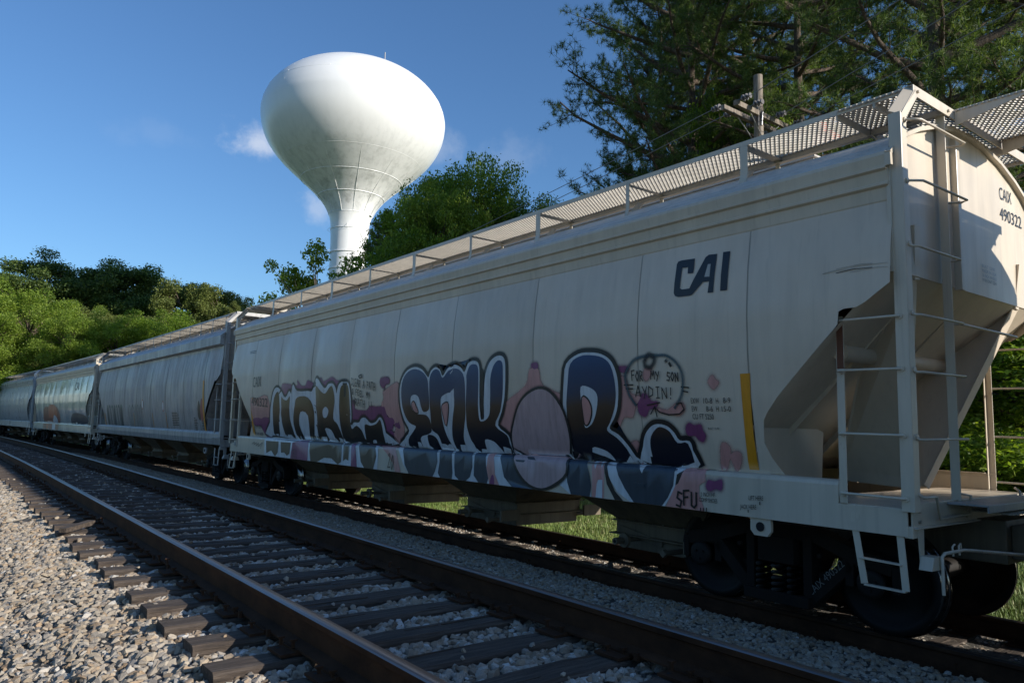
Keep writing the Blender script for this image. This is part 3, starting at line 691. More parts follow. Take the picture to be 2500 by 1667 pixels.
HAND = {  # single-stroke hand lettering on a unit cell
 'A': [[(0, 0), (.45, 1), (.9, 0)], [(.15, .35), (.8, .4)]], 'C': [[(.8, .85), (.4, 1), (.05, .5), (.35, 0), (.85, .15)]], 'D': [[(.1, 0), (.15, 1), (.8, .7), (.75, .2), (.05, 0)]],
 'E': [[(.8, 1), (.1, .95), (.1, 0), (.8, .05)], [(.1, .5), (.65, .5)]], 'F': [[(.15, 0), (.1, .95), (.85, 1)], [(.1, .5), (.7, .55)]], 'H': [[(.1, 0), (.1, 1)], [(.1, .5), (.8, .5)], [(.8, 1), (.8, 0)]],
 'I': [[(.2, 1), (.7, 1)], [(.45, 1), (.45, 0)], [(.2, 0), (.7, 0)]], 'L': [[(.15, 1), (.1, .05), (.8, .1)]], 'M': [[(.05, 0), (.15, 1), (.45, .4), (.75, 1), (.9, 0)]],
 'N': [[(.1, 0), (.1, 1), (.8, .05), (.8, 1)]], 'O': [[(.45, 1), (.05, .5), (.4, 0), (.85, .5), (.45, 1)]], 'P': [[(.1, 0), (.1, 1), (.75, .85), (.6, .5), (.1, .45)]],
 'R': [[(.1, 0), (.1, 1), (.75, .85), (.6, .5), (.1, .45), (.85, 0)]], 'S': [[(.85, .9), (.3, 1), (.15, .6), (.8, .4), (.6, .0), (.05, .1)]], 'T': [[(0, 1), (.9, .95)], [(.45, 1), (.45, 0)]],
 'U': [[(.1, 1), (.1, .15), (.5, 0), (.8, .2), (.8, 1)]], 'W': [[(.0, 1), (.2, 0), (.45, .6), (.7, 0), (.9, 1)]], 'Y': [[(.05, 1), (.45, .5)], [(.85, 1), (.3, -.1)]],
 '!': [[(.45, 1), (.4, .35)], [(.38, .1), (.38, .0)]], '.': [[(.3, .1), (.3, 0)]], '&': [[(.8, 0), (.2, .7), (.4, 1), (.55, .75), (.1, .2), (.4, 0), (.8, .4)]],
 '2': [[(.1, .8), (.45, 1), (.75, .7), (.1, 0), (.85, .05)]], '0': [[(.45, 1), (.05, .5), (.4, 0), (.85, .5), (.45, 1)]]}
def ribbon(pts, wd):
    """closed outline strips along a polyline, one quad per piece plus round-ish joints"""
    out = []
    for a, b in zip(pts, pts[1:]):
        a, b = Vector(a), Vector(b); d = b - a
        if d.length < 1e-5: continue
        d.normalize(); n = Vector((-d.y, d.x)) * wd / 2; e = d * wd * .35
        out.append([a - e + n, a - e - n, b + e - n, b + e + n])
    return out
def strokes(root, name, mat_, lines, wd, off):
    """separate small meshes laid one over the next would fight: every piece gets its own hair of height"""
    me_v = []; me_f = []; k = 0
    for pts in lines:
        for q in ribbon(pts, wd):
            o_ = off + (k % 7) * .0003; k += 1
            n = max(1, int((q[0] - q[3]).length / .12)); L_ = [q[0].lerp(q[3], i / n) for i in range(n + 1)]; R__ = [q[1].lerp(q[2], i / n) for i in range(n + 1)]
            b0 = len(me_v)
            for a, b in zip(L_, R__): me_v.append(surf(a.x, a.y, o_)); me_v.append(surf(b.x, b.y, o_))
            for i in range(n): me_f.append((b0 + 2 * i, b0 + 2 * i + 1, b0 + 2 * i + 3, b0 + 2 * i + 2))
    me = bpy.data.meshes.new(name); me.from_pydata(me_v, [], me_f); me.materials.append(mat_); return link(name, me, root)
_fc = {}
def glyphs(s):
    cu = bpy.data.curves.new('t', 'FONT'); cu.body = s; cu.resolution_u = 3; o = bpy.data.objects.new('t', cu); C.collection.objects.link(o)
    dg = bpy.context.evaluated_depsgraph_get(); me = bpy.data.meshes.new_from_object(o.evaluated_get(dg)); bpy.data.objects.remove(o)
    return me
def font_decal(root, name, s, mat_, L, Rt, h, off, bold=0.0):
    me = glyphs(s); xs_ = [v.co.x for v in me.vertices]; ys_ = [v.co.y for v in me.vertices]
    x0, x1, y0, y1 = min(xs_), max(xs_), min(ys_), max(ys_); bm = bmesh.new(); bm.from_mesh(me)
    for v in bm.verts:
        t = (v.co.x - x0) / (x1 - x0); v.co = Vector((L[0] + (Rt[0] - L[0]) * t, L[1] + (Rt[1] - L[1]) * t + h * (v.co.y - max(y0, 0)) / .69, 0))
    return lay(root, name, mat_, None, off, bm)

def make_car(yc, label, P_, style='cai', seams=SEAMS, hi=True, group='hopper cars of the standing train', cut_hi=True, plats=()):
    ang = math.atan2(bend(yc + 6.9) - bend(yc - 6.9), 13.8)
    root = empty('hopper_car', (TX + (bend(yc + 6.9) + bend(yc - 6.9)) / 2, yc, 0), -ang); tag(root, label, 'hopper car', group)
    # side sheets, one panel between each pair of seams, both sides
    zs = sorted(set(list(np.linspace(1.34, 3.588, 34)) + [2.7335, 2.7355, 2.61, 2.715, 2.909]))
    ed = [None] + list(seams) + [None]
    for sgn in (-1, 1):
        for k in range(len(ed) - 1):
            nu = 13; rows = []
            for z in zs:
                a = cut(z, cut_hi) if ed[k] is None else ed[k] + .008
                b2 = -cut(z, False) if ed[k + 1] is None else ed[k + 1] - .008
                if sgn > 0 and ed[k] is None: a = cut(z, cut_hi)
                if a > b2 - .01: a = b2 - .01
                rows.append([(sgn * (hw_at(z) + pillow(u, z)), u, z) for u in np.linspace(a, b2, nu)])
            for e in (0, 1): pass
            b = MB(); b.flip = sgn < 0; b.loft(rows, 0, True); b.build('side_panel', P_['body'], root)
        sw_, so_ = (.0085, -.002) if style == 'cai' else (.016, .003)
        for s in seams:   
            b = MB()                                             # weld bead set in each joint
            for z0, z1 in zip(zs, zs[1:]):
                if z0 < (1.9 if abs(s) > 6.4 else 1.3): continue
                a = [(sgn * (hw_at(z) + pillow(s, z) + so_), s + d, z) for z in (z0, z1) for d in (-sw_, sw_)]
                b._add([a[0], a[1], a[3], a[2]], [(0, 1, 2, 3)], 0, True)
            b.build('weld_seam', P_['seam'], root)
        b = MB()                                                     # side sill: channel with a rolled top edge
        o_ = [(1.445, 1.335), (1.50, 1.325), (1.513, 1.312), (1.52, 1.29), (1.52, .94), (1.46, .935), (1.46, .945), (1.51, .95), (1.508, 1.29), (1.49, 1.315), (1.445, 1.325)]
        y0, y1 = -8.27, 8.27
        if style == 'grey': o_ = [(1.445, 1.40), (1.50, 1.385), (1.53, 1.33), (1.53, 1.20), (1.50, 1.05), (1.48, 1.04), (1.48, 1.06), (1.50, 1.2), (1.50, 1.33), (1.48, 1.37), (1.445, 1.385)]
        if style == 'cai':
            full = [(sgn * a, c) for a, c in o_]
            b.prism([(a, -7.72, c) for a, c in full], (0, 15.44, 0))
            for s in (-1, 1):                                        # the sill steps down ahead of the corner ladder
                b.prism([(sgn * a, s * 7.72 if s > 0 else -8.27, c) for a, c in [(1.46, 1.145), (1.513, 1.145), (1.52, 1.14), (1.52, .94), (1.46, .935), (1.46, .945), (1.508, .95), (1.508, 1.135), (1.46, 1.135)]], (0, .55, 0))
                b.box(min(sgn * 1.44, sgn * 1.509), max(sgn * 1.44, sgn * 1.509), (-8.27 if s < 0 else 7.721), (-7.721 if s < 0 else 8.27), 1.125, 1.1345)
                yy_ = s * 7.72; b.prism([(sgn * 1.50, yy_, 1.325), (sgn * 1.50, yy_ + s * .07, 1.332), (sgn * 1.50, yy_ + s * .02, 1.29), (sgn * 1.50, yy_, 1.15)], (sgn * .015, 0, 0))
        else: b.prism([(sgn * a, y0, c) for a, c in o_], (0, y1 - y0, 0))
        b.build('side_sill', P_['sill'], root, bevel=.0)
        if style == 'grey': cp = [(1.53, 3.585), (1.535, 3.66), (1.66, 3.70), (1.665, 3.93), (1.60, 3.985)]
        else: cp = [(1.53, 3.585), (1.538, 3.60), (1.55, 3.70), (1.582, 3.715), (1.584, 3.735), (1.562, 3.745), (1.576, 3.83), (1.606, 3.845), (1.608, 3.865), (1.588, 3.873), (1.604, 3.955), (1.598, 3.985)]
        y0, y1 = -8.235, 8.235
        b = MB(); b.flip = sgn > 0; b.loft([[(sgn * h_, y0, z) for h_, z in cp], [(sgn * h_, y1, z) for h_, z in cp]], 0, False)
        for yv, fl in ((y0, 0), (y1, 1)): b._add([(sgn * h_, yv, z) for h_, z in cp] + [(sgn * 1.5, yv, 3.985), (sgn * 1.5, yv, 3.6)], [tuple(range(len(cp) + 2))])
        b.build('top_chord', P_['chord'], root)
    rp = [(1.598, 3.985), (1.56, 4.01), (1.545, 4.035), (1.50, 4.045), (1.44, 4.085), (1.425, 4.105), (1.39, 4.11), (1.29, 4.19), (1.20, 4.235), (1.19, 4.25), (1.05, 4.30), (.70, 4.415), (.35, 4.48), (0, 4.50)]
    rp = [(-a, z) for a, z in rp] + [(a, z) for a, z in rp[::-1][1:]]
    b = MB(); b.loft([[(x, y, z) for x, z in rp] for y in np.linspace(-8.24, 8.24, 11)], 0, False); b.build('roof', P_['roof'], root)
    b = MB(); b.box(-.36, .36, -6.9, 6.9, 4.46, 4.60); b.box(-.39, .39, -6.93, 6.93, 4.6001, 4.625)
    for k in range(8): b.box(-.42, .42, -6.4 + k * 1.83 - .03, -6.4 + k * 1.83 + .03, 4.626, 4.65)
    b.build('loading_hatch', P_['roof'], root, bevel=.006)
    # running boards
    ry = [-6.695, -5.11, -3.473, -1.882, -.2, 1.41, 3.09, 4.70, 6.41]
    for sgn in (-1, 1):
        for k in range(10):
            g = link('walkway_panel', GR, root); g.location = (sgn * .985, -7.29 + k * 1.62, 4.57); g['kind'] = 'stuff'
        b = MB(); b.box(min(sgn * 1.296, sgn * 1.286), max(sgn * 1.296, sgn * 1.286), -8.33, 8.1, 4.545, 4.594); b.box(min(sgn * 1.2855, sgn * 1.25), max(sgn * 1.2855, sgn * 1.25), -8.33, 8.1, 4.585, 4.594); b.build('walkway_edge', P_['post'], root)
        b = MB(); b.box(min(sgn * .675, sgn * .685), max(sgn * .675, sgn * .685), -8.33, 8.1, 4.50, 4.59); b.box(min(sgn * .6855, sgn * .73), max(sgn * .6855, sgn * .73), -8.33, 8.1, 4.50, 4.508); b.build('walkway_edge', P_['rackm'], root)
        yy = ry if style != 'grey' else list(np.linspace(-7.4, 7.4, 14))
        for k, y in enumerate(yy):
            wd = (.085 if k % 2 == 0 else .05) if style == 'cai' else .035
            b = MB()
            b.bar((sgn * 1.292, y, 4.55), (sgn * 1.292, y, 4.245), wd, .008, (1, 0, 0)); b.bar((sgn * 1.292, y, 4.25), (sgn * 1.325, y + .0, 4.15), wd, .008, (1, 0, 0)); b.build('walkway_post', P_['post'], root)
            b = MB(); b.bar((sgn * 1.285, y, 4.540), (sgn * .69, y, 4.540), .045 if k % 2 else .09, .012); b.bar((sgn * .70, y, 4.545), (sgn * .70, y, 4.42), .05, .008, (1, 0, 0)); b.bar((sgn * .74, y + .3, 4.50), (sgn * .82, y + .36, 4.38), .09, .010, (1, 0, 0)); b.build('walkway_bearer', P_['rackm'], root)
    # hopper bays and outlet gates
    for k in range(4):
        y = -4.95 + 3.3 * k
        b = MB(); t = [(-1.44, y - 1.64), (1.44, y - 1.64), (1.44, y + 1.64), (-1.44, y + 1.64)]; lo = [(-.62, y - .62), (.62, y - .62), (.62, y + .62), (-.62, y + .62)]
        v = [(a, c, 1.33) for a, c in t] + [(a, c, .60) for a, c in lo]
        b._add(v, [(1, 0, 4, 5), (2, 1, 5, 6), (3, 2, 6, 7), (0, 3, 7, 4)]); b.build('hopper_bay', P_['under'], root)
        b = MB(); b.box(-.68, .68, y - .68, y + .68, .585, .60); b.box(-.62, .62, y - .64, y + .64, .44, .585); b.box(-.70, .70, y - .70, y + .70, .425, .4395); b.box(-.60, .60, y - .60, y + .60, .27, .4245)
        for s in (-1, 1):
            for i in range(9): b.tube([(-.6 + i * .15, y + s * .66, .60), (-.6 + i * .15, y + s * .66, .615)], .012, 6)
            for i in range(9): b.tube([(s * .66, y - .6 + i * .15, .60), (s * .66, y - .6 + i * .15, .615)], .012, 6)
        b.build('outlet_gate', P_['under'], root, bevel=.004)
        for s in (-1, 1):
            b = MB()
            b.box(min(s * .63, s * .98), max(s * .63, s * .98), y - .74, y - .70, .36, .52)
            b.tube([(s * .45, y + .28, .40), (s * .92, y + .28, .40)], .028, 10); b.tube([(s * .84, y + .28, .40), (s * .88, y + .28, .40)], .085, 14); b.tube([(s * .90, y + .28, .40), (s * 1.02, y + .28, .40)], .040, 10); b.tube([(s * 1.021, y + .28, .40), (s * 1.024, y + .28, .40)], .022, 8, 1)
            b.tube([(s * .5, y - .45, .36), (s * .98, y - .45, .36)], .030, 10); b.tube([(s * .96, y - .45, .36), (s * 1.02, y - .45, .36)], .045, 4)
            b.bar((s * .62, y - .1, .38), (s * .66, y + .55, .50), .012, .07)
            b.build('gate_shaft', [P_['under'], M['hole_shade']], root, bevel=.003)
    b = MB(); b.box(-.16, .16, -6.5, 6.5, .78, 1.02); b.build('center_sill', P_['under'], root, bevel=.01)
    b = MB(); b.tube([(.9, -6.2, .72), (.9, 6.2, .72)], .016, 6); b.build('brake_pipe', P_['under'], root)
    for s in (-1, 1):
        make_truck(root, s * 6.86)
        end_parts(root, P_, s, s in plats)
        for sx in (-1, 1): corner(root, P_, sx, s, hi, style)
    return root
PA = dict(body=M['cream_body'], seam=M['seamc'], sill=M['cream_sill'], chord=M['cream'], roof=M['roofp'], post=M['cream'], rung=M['cream'], endp=M['cream'], under=M['dark_under'], rackm=M['rack'])
PG = dict(PA, body=M['grey_body'], seam=paint('dark_seam', (.10, .095, .09), amt=.3), sill=M['grey_body'], chord=paint('grey_chord_paint', (.42, .42, .42), amt=.6, rough=.4), roof=M['grey_body'], post=paint('grey_post_paint', (.38, .37, .36), amt=.5), rung=M['grey_body'], endp=paint('pale_end_paint', (.50, .46, .40), amt=.5))
PSv = dict(PA, body=M['silver_body'], seam=M['grey_body'], sill=M['silver_body'], post=M['cream'])
PB = dict(PA, body=M['blue_body'], seam=M['grey_body'], sill=M['blue_body'], chord=M['blue_body'], post=M['blue_body'], roof=M['blue_body'], endp=M['blue_body'], rung=M['blue_body'])
car1 = make_car(11.03, 'nearest grey beige hopper car, spray painted with large blue and black lettering', PA, plats=(-1,))
OFF = [.0045, .0060, .0075, .0090, .0105, .0120, .0135, .0150, .0165]
DECALS = [
('pink',0,1,0,0.446,9,[(0.129,1.354),(-0.114,1.394),(-0.307,1.479),(-0.418,1.431),(-0.411,1.029),(-0.483,0.727),(-0.298,0.576),(-0.412,0.446),(-0.143,0.446),(-0.016,0.568),(-0.209,0.757),(-0.012,0.938),(0.192,1.123),(0.086,1.261)]),
('pink',0,1,0,0.002,9,[(-5.285,1.37),(-5.389,1.374),(-5.423,1.26),(-5.479,1.199),(-5.597,1.168),(-5.508,1.08),(-5.451,0.961),(-5.328,0.96),(-5.227,0.837),(-5.142,0.836),(-5.211,1.021)]),
('pink',0,1,0,0.446,9,[(-5.41,0.689),(-5.491,0.692),(-5.515,0.603),(-5.499,0.446),(-5.429,0.569),(-5.361,0.642)]),
('pink',0,1,0,0.446,9,[(-3.749,1.547),(-3.927,1.539),(-4.007,1.33),(-4.591,1.087),(-4.477,0.446),(-3.223,0.446),(-3.193,0.731),(-3.03,0.839),(-3.165,1.098),(-3.653,1.34)]),
('magenta',0,1,0,0.002,9,[(-3.782,1.612),(-3.832,1.63),(-3.9,1.618),(-3.914,1.565),(-3.846,1.546),(-3.791,1.571)]),
('magenta',0,1,0,0.002,9,[(-2.693,1.329),(-2.737,1.338),(-2.748,1.214),(-2.714,1.139),(-2.683,1.215)]),
('magenta',0,1,0,0.002,9,[(-5.289,1.492),(-5.316,1.509),(-5.419,1.504),(-5.433,1.462),(-5.394,1.439),(-5.312,1.453)]),
('magenta',0,1,0,0.002,9,[(0.192,1.541),(0.071,1.579),(-0.073,1.574),(-0.097,1.497),(0.024,1.478),(0.1,1.423),(0.19,1.472)]),
('magenta',0,1,0,0.446,9,[(0.714,1.055),(0.396,1.101),(0.1,1.099),(0.08,0.96),(-0.191,0.893),(-0.126,0.801),(0.01,0.73),(-0.01,0.446),(0.744,0.446)]),
('magenta',0,1,0,0.002,9,[(-0.2,0.893),(-0.304,0.882),(-0.362,0.782),(-0.322,0.747),(-0.194,0.791)]),
('magenta',0,1,0,0.446,9,[(0.015,0.711),(-0.099,0.697),(-0.115,0.617),(0.012,0.556),(0.052,0.613)]),
('magenta',0,1,0,0.002,9,[(-6.166,0.877),(-6.21,0.905),(-6.264,0.884),(-6.343,0.892),(-6.362,0.835),(-6.39,0.782),(-6.352,0.723),(-6.3,0.74),(-6.261,0.779),(-6.182,0.777),(-6.154,0.822)]),
('pink',0,1,0,0.002,9,[(-6.484,1.313),(-6.531,1.364),(-6.57,1.319),(-6.6,1.292),(-6.543,1.233),(-6.502,1.26)]),
('pink',0,1,0,0.446,9,[(-6.551,0.689),(-6.608,0.717),(-6.653,0.675),(-6.647,0.614),(-6.709,0.642),(-6.766,0.619),(-6.747,0.531),(-6.688,0.446),(-6.636,0.569),(-6.572,0.446),(-6.518,0.446)]),
('magenta',0,1,0,0.002,0.446,[(-6.388,0.259),(-6.415,0.3),(-6.489,0.292),(-6.563,0.314),(-6.575,0.264),(-6.558,0.215),(-6.499,0.224),(-6.435,0.198),(-6.392,0.215)]),
('magenta',0,1,0,0.002,9,[(-5.59,1.189),(-5.668,1.207),(-5.739,1.129),(-5.825,1.119),(-5.791,1.052),(-5.702,1.043),(-5.64,0.966),(-5.554,0.995),(-5.54,1.083)]),
('pink',0,1,0,0.446,9,[(-5.414,0.679),(-5.483,0.691),(-5.523,0.623),(-5.507,0.446),(-5.433,0.56)]),
('pink',0,1,0,0.002,9,[(-5.687,1.475),(-5.761,1.452),(-5.731,1.377),(-5.677,1.341),(-5.643,1.4)]),
('pink',0,1,0,0.002,9,[(-5.828,1.052),(-5.947,1.033),(-6.05,1.088),(-6.145,1.106),(-6.172,1.051),(-6.106,0.986),(-5.99,0.996),(-5.847,1.014)]),
('magenta',0,1,0,0.002,9,[(4.738,1.59),(4.552,1.626),(4.254,1.603),(3.822,1.563),(3.831,1.671),(3.614,1.557),(3.411,1.551),(3.285,1.652),(2.889,1.536),(2.649,1.681),(2.521,1.601),(2.284,1.643),(2.11,1.673),(1.933,1.606),(1.762,1.576),(1.764,1.456),(2.903,1.282),(4.705,1.337)]),
('magenta',0,1,0,0.446,9,[(1.346,1.165),(1.186,1.21),(1.203,1.071),(0.752,1.046),(0.543,1.113),(0.221,1.078),(0.1,1.11),(0.022,0.936),(-0.151,0.915),(-0.092,0.743),(0.031,0.698),(0.104,0.446),(0.338,0.446),(1.551,0.548)]),
('magenta',0,1,0,0.446,9,[(5.971,0.97),(5.508,0.825),(5.565,0.446),(5.836,0.446),(6.015,0.58),(6.128,0.729)]),
('pink',0,1,0,0.002,9,[(6.715,1.339),(6.265,1.332),(5.577,1.38),(5.476,0.942),(5.902,0.911),(6.46,0.786),(6.651,0.908)]),
('magenta',0,1,0,0.002,9,[(6.614,0.877),(6.082,0.88),(6.041,0.73),(6.573,0.724)]),
('magenta',0,1,0,0.002,9,[(0.188,1.579),(-0.039,1.581),(-0.095,1.515),(0.029,1.476),(0.1,1.424),(0.202,1.481)]),
('pink',0,1,0,0.002,9,[(0.058,1.368),(-0.215,1.468),(-0.388,1.463),(-0.385,1.106),(-0.347,0.811),(-0.147,0.894),(-0.013,1.109),(0.112,1.24)]),
('pink',0,1,0,0.446,9,[(-0.097,0.679),(-0.26,0.639),(-0.455,0.728),(-0.41,0.446),(-0.058,0.446)]),
('black',1,1,0.05,0.446,9,[(-0.48,0.446),(-0.444,0.58),(-0.642,0.724),(-0.52,0.895),(-0.452,1.096),(-0.437,1.364),(-0.545,1.561),(-0.71,1.676),(-0.946,1.715),(-1.157,1.666),(-1.311,1.554),(-1.355,1.548),(-1.413,1.633),(-1.538,1.684),(-1.655,1.643),(-1.734,1.547),(-1.863,1.654),(-2.047,1.695),(-2.209,1.647),(-2.306,1.578),(-2.401,1.697),(-2.554,1.722),(-2.655,1.678),(-2.683,1.539),(-2.663,1.311),(-2.64,0.949),(-2.674,0.92),(-2.725,0.949),(-2.761,1.214),(-2.8,1.458),(-2.884,1.643),(-2.994,1.731),(-3.134,1.76),(-3.241,1.708),(-3.263,1.515),(-3.221,1.207),(-3.138,1.024),(-3.024,0.839),(-3.219,0.713),(-3.257,0.586),(-3.316,0.446)]),
('white',2,1,0,0.446,9,[(-0.48,0.446),(-0.444,0.58),(-0.642,0.724),(-0.52,0.895),(-0.452,1.096),(-0.437,1.364),(-0.545,1.561),(-0.71,1.676),(-0.946,1.715),(-1.157,1.666),(-1.311,1.554),(-1.355,1.548),(-1.413,1.633),(-1.538,1.684),(-1.655,1.643),(-1.734,1.547),(-1.863,1.654),(-2.047,1.695),(-2.209,1.647),(-2.306,1.578),(-2.401,1.697),(-2.554,1.722),(-2.655,1.678),(-2.683,1.539),(-2.663,1.311),(-2.64,0.949),(-2.674,0.92),(-2.725,0.949),(-2.761,1.214),(-2.8,1.458),(-2.884,1.643),(-2.994,1.731),(-3.134,1.76),(-3.241,1.708),(-3.263,1.515),(-3.221,1.207),(-3.138,1.024),(-3.024,0.839),(-3.219,0.713),(-3.257,0.586),(-3.316,0.446)]),
('black',1,1,0.05,0.446,9,[(-4.661,1.683),(-4.86,1.69),(-5.039,1.66),(-5.18,1.582),(-5.259,1.447),(-5.279,1.279),(-5.252,1.082),(-5.179,0.944),(-5.094,0.832),(-5.217,0.768),(-5.341,0.649),(-5.43,0.531),(-5.511,0.446),(-4.428,0.446),(-4.382,0.691),(-4.357,0.856),(-4.36,1.089),(-4.394,1.352),(-4.455,1.581)]),
('white',2,1,0,0.446,9,[(-4.661,1.683),(-4.86,1.69),(-5.039,1.66),(-5.18,1.582),(-5.259,1.447),(-5.279,1.279),(-5.252,1.082),(-5.179,0.944),(-5.094,0.832),(-5.217,0.768),(-5.341,0.649),(-5.43,0.531),(-5.511,0.446),(-4.428,0.446),(-4.382,0.691),(-4.357,0.856),(-4.36,1.089),(-4.394,1.352),(-4.455,1.581)]),
('black',1,1,0.05,0.446,9,[(-5.53,0.446),(-5.551,0.649),(-5.609,0.784),(-5.714,0.871),(-5.812,0.89),(-5.92,0.87),(-6.003,0.807),(-6.063,0.729),(-6.185,0.724),(-6.213,0.63),(-6.225,0.446)]),
('white',2,1,0,0.446,9,[(-5.53,0.446),(-5.551,0.649),(-5.609,0.784),(-5.714,0.871),(-5.812,0.89),(-5.92,0.87),(-6.003,0.807),(-6.063,0.729),(-6.185,0.724),(-6.213,0.63),(-6.225,0.446)]),
('grad',3,1,0,0.446,9,[(-0.613,0.446),(-0.578,0.584),(-0.78,0.722),(-0.863,0.8),(-0.679,0.852),(-0.542,1.007),(-0.488,1.251),(-0.525,1.473),(-0.667,1.622),(-0.904,1.682),(-1.137,1.641),(-1.303,1.533),(-1.334,1.384),(-1.339,1.112),(-1.26,1.032),(-1.137,1.028),(-1.091,1.114),(-1.038,1.242),(-0.936,1.287),(-0.819,1.268),(-0.779,1.181),(-0.826,1.05),(-0.963,0.989),(-1.208,0.975),(-1.313,0.89),(-1.321,0.732),(-1.186,0.676),(-1.036,0.651),(-0.959,0.595),(-0.972,0.446)]),
('grad',3,1,0,0.446,9,[(-1.368,1.467),(-1.441,1.611),(-1.558,1.652),(-1.656,1.612),(-1.734,1.517),(-1.883,1.617),(-2.066,1.64),(-2.21,1.598),(-2.298,1.496),(-2.307,1.222),(-2.277,0.987),(-2.203,0.789),(-2.159,0.628),(-2.203,0.446),(-1.979,0.446),(-1.876,0.62),(-1.9,0.824),(-1.959,1.026),(-2.01,1.187),(-1.979,1.277),(-1.888,1.299),(-1.756,1.271),(-1.664,1.212),(-1.652,1.027),(-1.671,0.821),(-1.756,0.617),(-1.906,0.446),(-1.695,0.446),(-1.599,0.446),(-1.5,0.662),(-1.397,0.717),(-1.332,0.775),(-1.347,1.027)]),
('grad',3,1,0,0.446,9,[(-1.18,0.654),(-1.325,0.669),(-1.448,0.608),(-1.533,0.446),(-1.64,0.446),(-1.248,0.446)]),
('grad',3,1,0,0.446,9,[(-2.351,1.416),(-2.359,1.533),(-2.436,1.656),(-2.555,1.675),(-2.639,1.636),(-2.654,1.483),(-2.626,1.216),(-2.6,0.949),(-2.655,0.888),(-2.793,0.93),(-2.873,1.025),(-2.911,1.249),(-2.928,1.454),(-2.995,1.619),(-3.103,1.697),(-3.196,1.664),(-3.211,1.517),(-3.184,1.244),(-3.107,1.024),(-2.961,0.838),(-3.189,0.713),(-3.225,0.603),(-3.277,0.446),(-3.113,0.446),(-2.996,0.539),(-2.875,0.62),(-2.688,0.643),(-2.674,0.546),(-2.688,0.446),(-2.613,0.446),(-2.467,0.446),(-2.401,0.557),(-2.334,0.633),(-2.293,0.751),(-2.28,0.908)]),
('grad',3,1,0,0.446,9,[(-4.697,1.657),(-4.882,1.657),(-5.061,1.619),(-5.179,1.528),(-5.231,1.357),(-5.236,1.174),(-5.192,1.036),(-5.108,0.897),(-5.052,0.811),(-5.189,0.729),(-5.314,0.61),(-5.408,0.446),(-5.414,0.446),(-5.162,0.446),(-5.048,0.552),(-4.926,0.598),(-4.774,0.605),(-4.75,0.446),(-4.48,0.446),(-4.431,0.692),(-4.411,0.857),(-4.422,1.088),(-4.467,1.35),(-4.528,1.577)]),
('grad',3,1,0,0.446,9,[(-5.668,0.534),(-5.657,0.652),(-5.683,0.757),(-5.768,0.843),(-5.845,0.859),(-5.949,0.813),(-6.031,0.701),(-6.163,0.698),(-6.17,0.446),(-5.677,0.446)]),
('white',4,1,0,0.002,9,[(-4.692,1.303),(-4.819,1.299),(-4.929,1.241),(-4.956,1.147),(-4.901,0.99),(-4.817,0.878),(-4.707,0.837),(-4.69,0.957),(-4.686,1.118)]),
('black',5,1,0.02,0.002,9,[(-4.711,1.179),(-4.787,1.162),(-4.836,1.085),(-4.828,0.99),(-4.773,0.894),(-4.717,0.874),(-4.704,0.99)]),
('pink',6,1,0,0.002,9,[(-4.711,1.179),(-4.787,1.162),(-4.836,1.085),(-4.828,0.99),(-4.773,0.894),(-4.717,0.874),(-4.704,0.99)]),
('black',5,1,0.02,0.002,9,[(-1.716,1.125),(-1.842,1.152),(-1.833,1.027),(-1.747,0.822),(-1.705,0.945),(-1.683,1.068)]),
('pink',6,1,0,0.002,9,[(-1.716,1.125),(-1.842,1.152),(-1.833,1.027),(-1.747,0.822),(-1.705,0.945),(-1.683,1.068)]),
('black',5,1,0.02,0.002,9,[(-0.829,1.155),(-0.891,1.176),(-0.945,1.115),(-0.993,1.015),(-0.894,1.028),(-0.834,1.089)]),
('pink',6,1,0,0.002,9,[(-0.829,1.155),(-0.891,1.176),(-0.945,1.115),(-0.993,1.015),(-0.894,1.028),(-0.834,1.089)]),
('black',5,1,0.02,0.002,0.446,[(-0.982,0.446),(-1.117,0.446),(-1.202,0.446),(-1.076,0.446)]),
('pink',6,1,0,0.002,0.446,[(-0.982,0.446),(-1.117,0.446),(-1.202,0.446),(-1.076,0.446)]),
('white',4,0,0,0.002,0.446,[(-5.661,0.446),(-6.049,0.446),(-6.046,0.446),(-5.655,0.446)]),
('black',4,1,0,0.002,9,[(-2.722,1.594),(-2.781,1.535),(-2.748,1.214),(-2.718,0.949),(-2.685,0.945),(-2.683,1.215)]),
('black',7,1,0.035,0.002,9,[(-3.702,1.234),(-3.925,1.298),(-4.133,1.251),(-4.31,1.089),(-4.392,0.89),(-4.412,0.691),(-4.363,0.446),(-4.364,0.242),(-4.167,0.106),(-3.935,0.03),(-3.691,0.063),(-3.49,0.187),(-3.357,0.377),(-3.297,0.66),(-3.383,0.88),(-3.52,1.095)]),
('palepink',8,1,0,0.002,9,[(-3.702,1.234),(-3.925,1.298),(-4.133,1.251),(-4.31,1.089),(-4.392,0.89),(-4.412,0.691),(-4.363,0.446),(-4.364,0.242),(-4.167,0.106),(-3.935,0.03),(-3.691,0.063),(-3.49,0.187),(-3.357,0.377),(-3.297,0.66),(-3.383,0.88),(-3.52,1.095)]),
('white',0,0,0,0.002,0.446,[(-0.259,0.446),(-3.331,0.446),(-3.402,0.235),(-3.55,0.104),(-3.748,0.002),(-2.805,0.002),(-0.682,0.002),(-0.495,0.132)]),
('slate',2,0,0,0.002,0.446,[(-0.452,0.446),(-1.481,0.446),(-1.515,0.227),(-1.458,0.081),(-1.394,0.002),(-0.682,0.002),(-0.548,0.134)]),
('slate',2,0,0,0.002,0.446,[(-1.562,0.446),(-1.896,0.446),(-1.906,0.247),(-1.933,0.09),(-1.916,0.002),(-1.77,0.002),(-1.598,0.002),(-1.537,0.066),(-1.573,0.23)]),
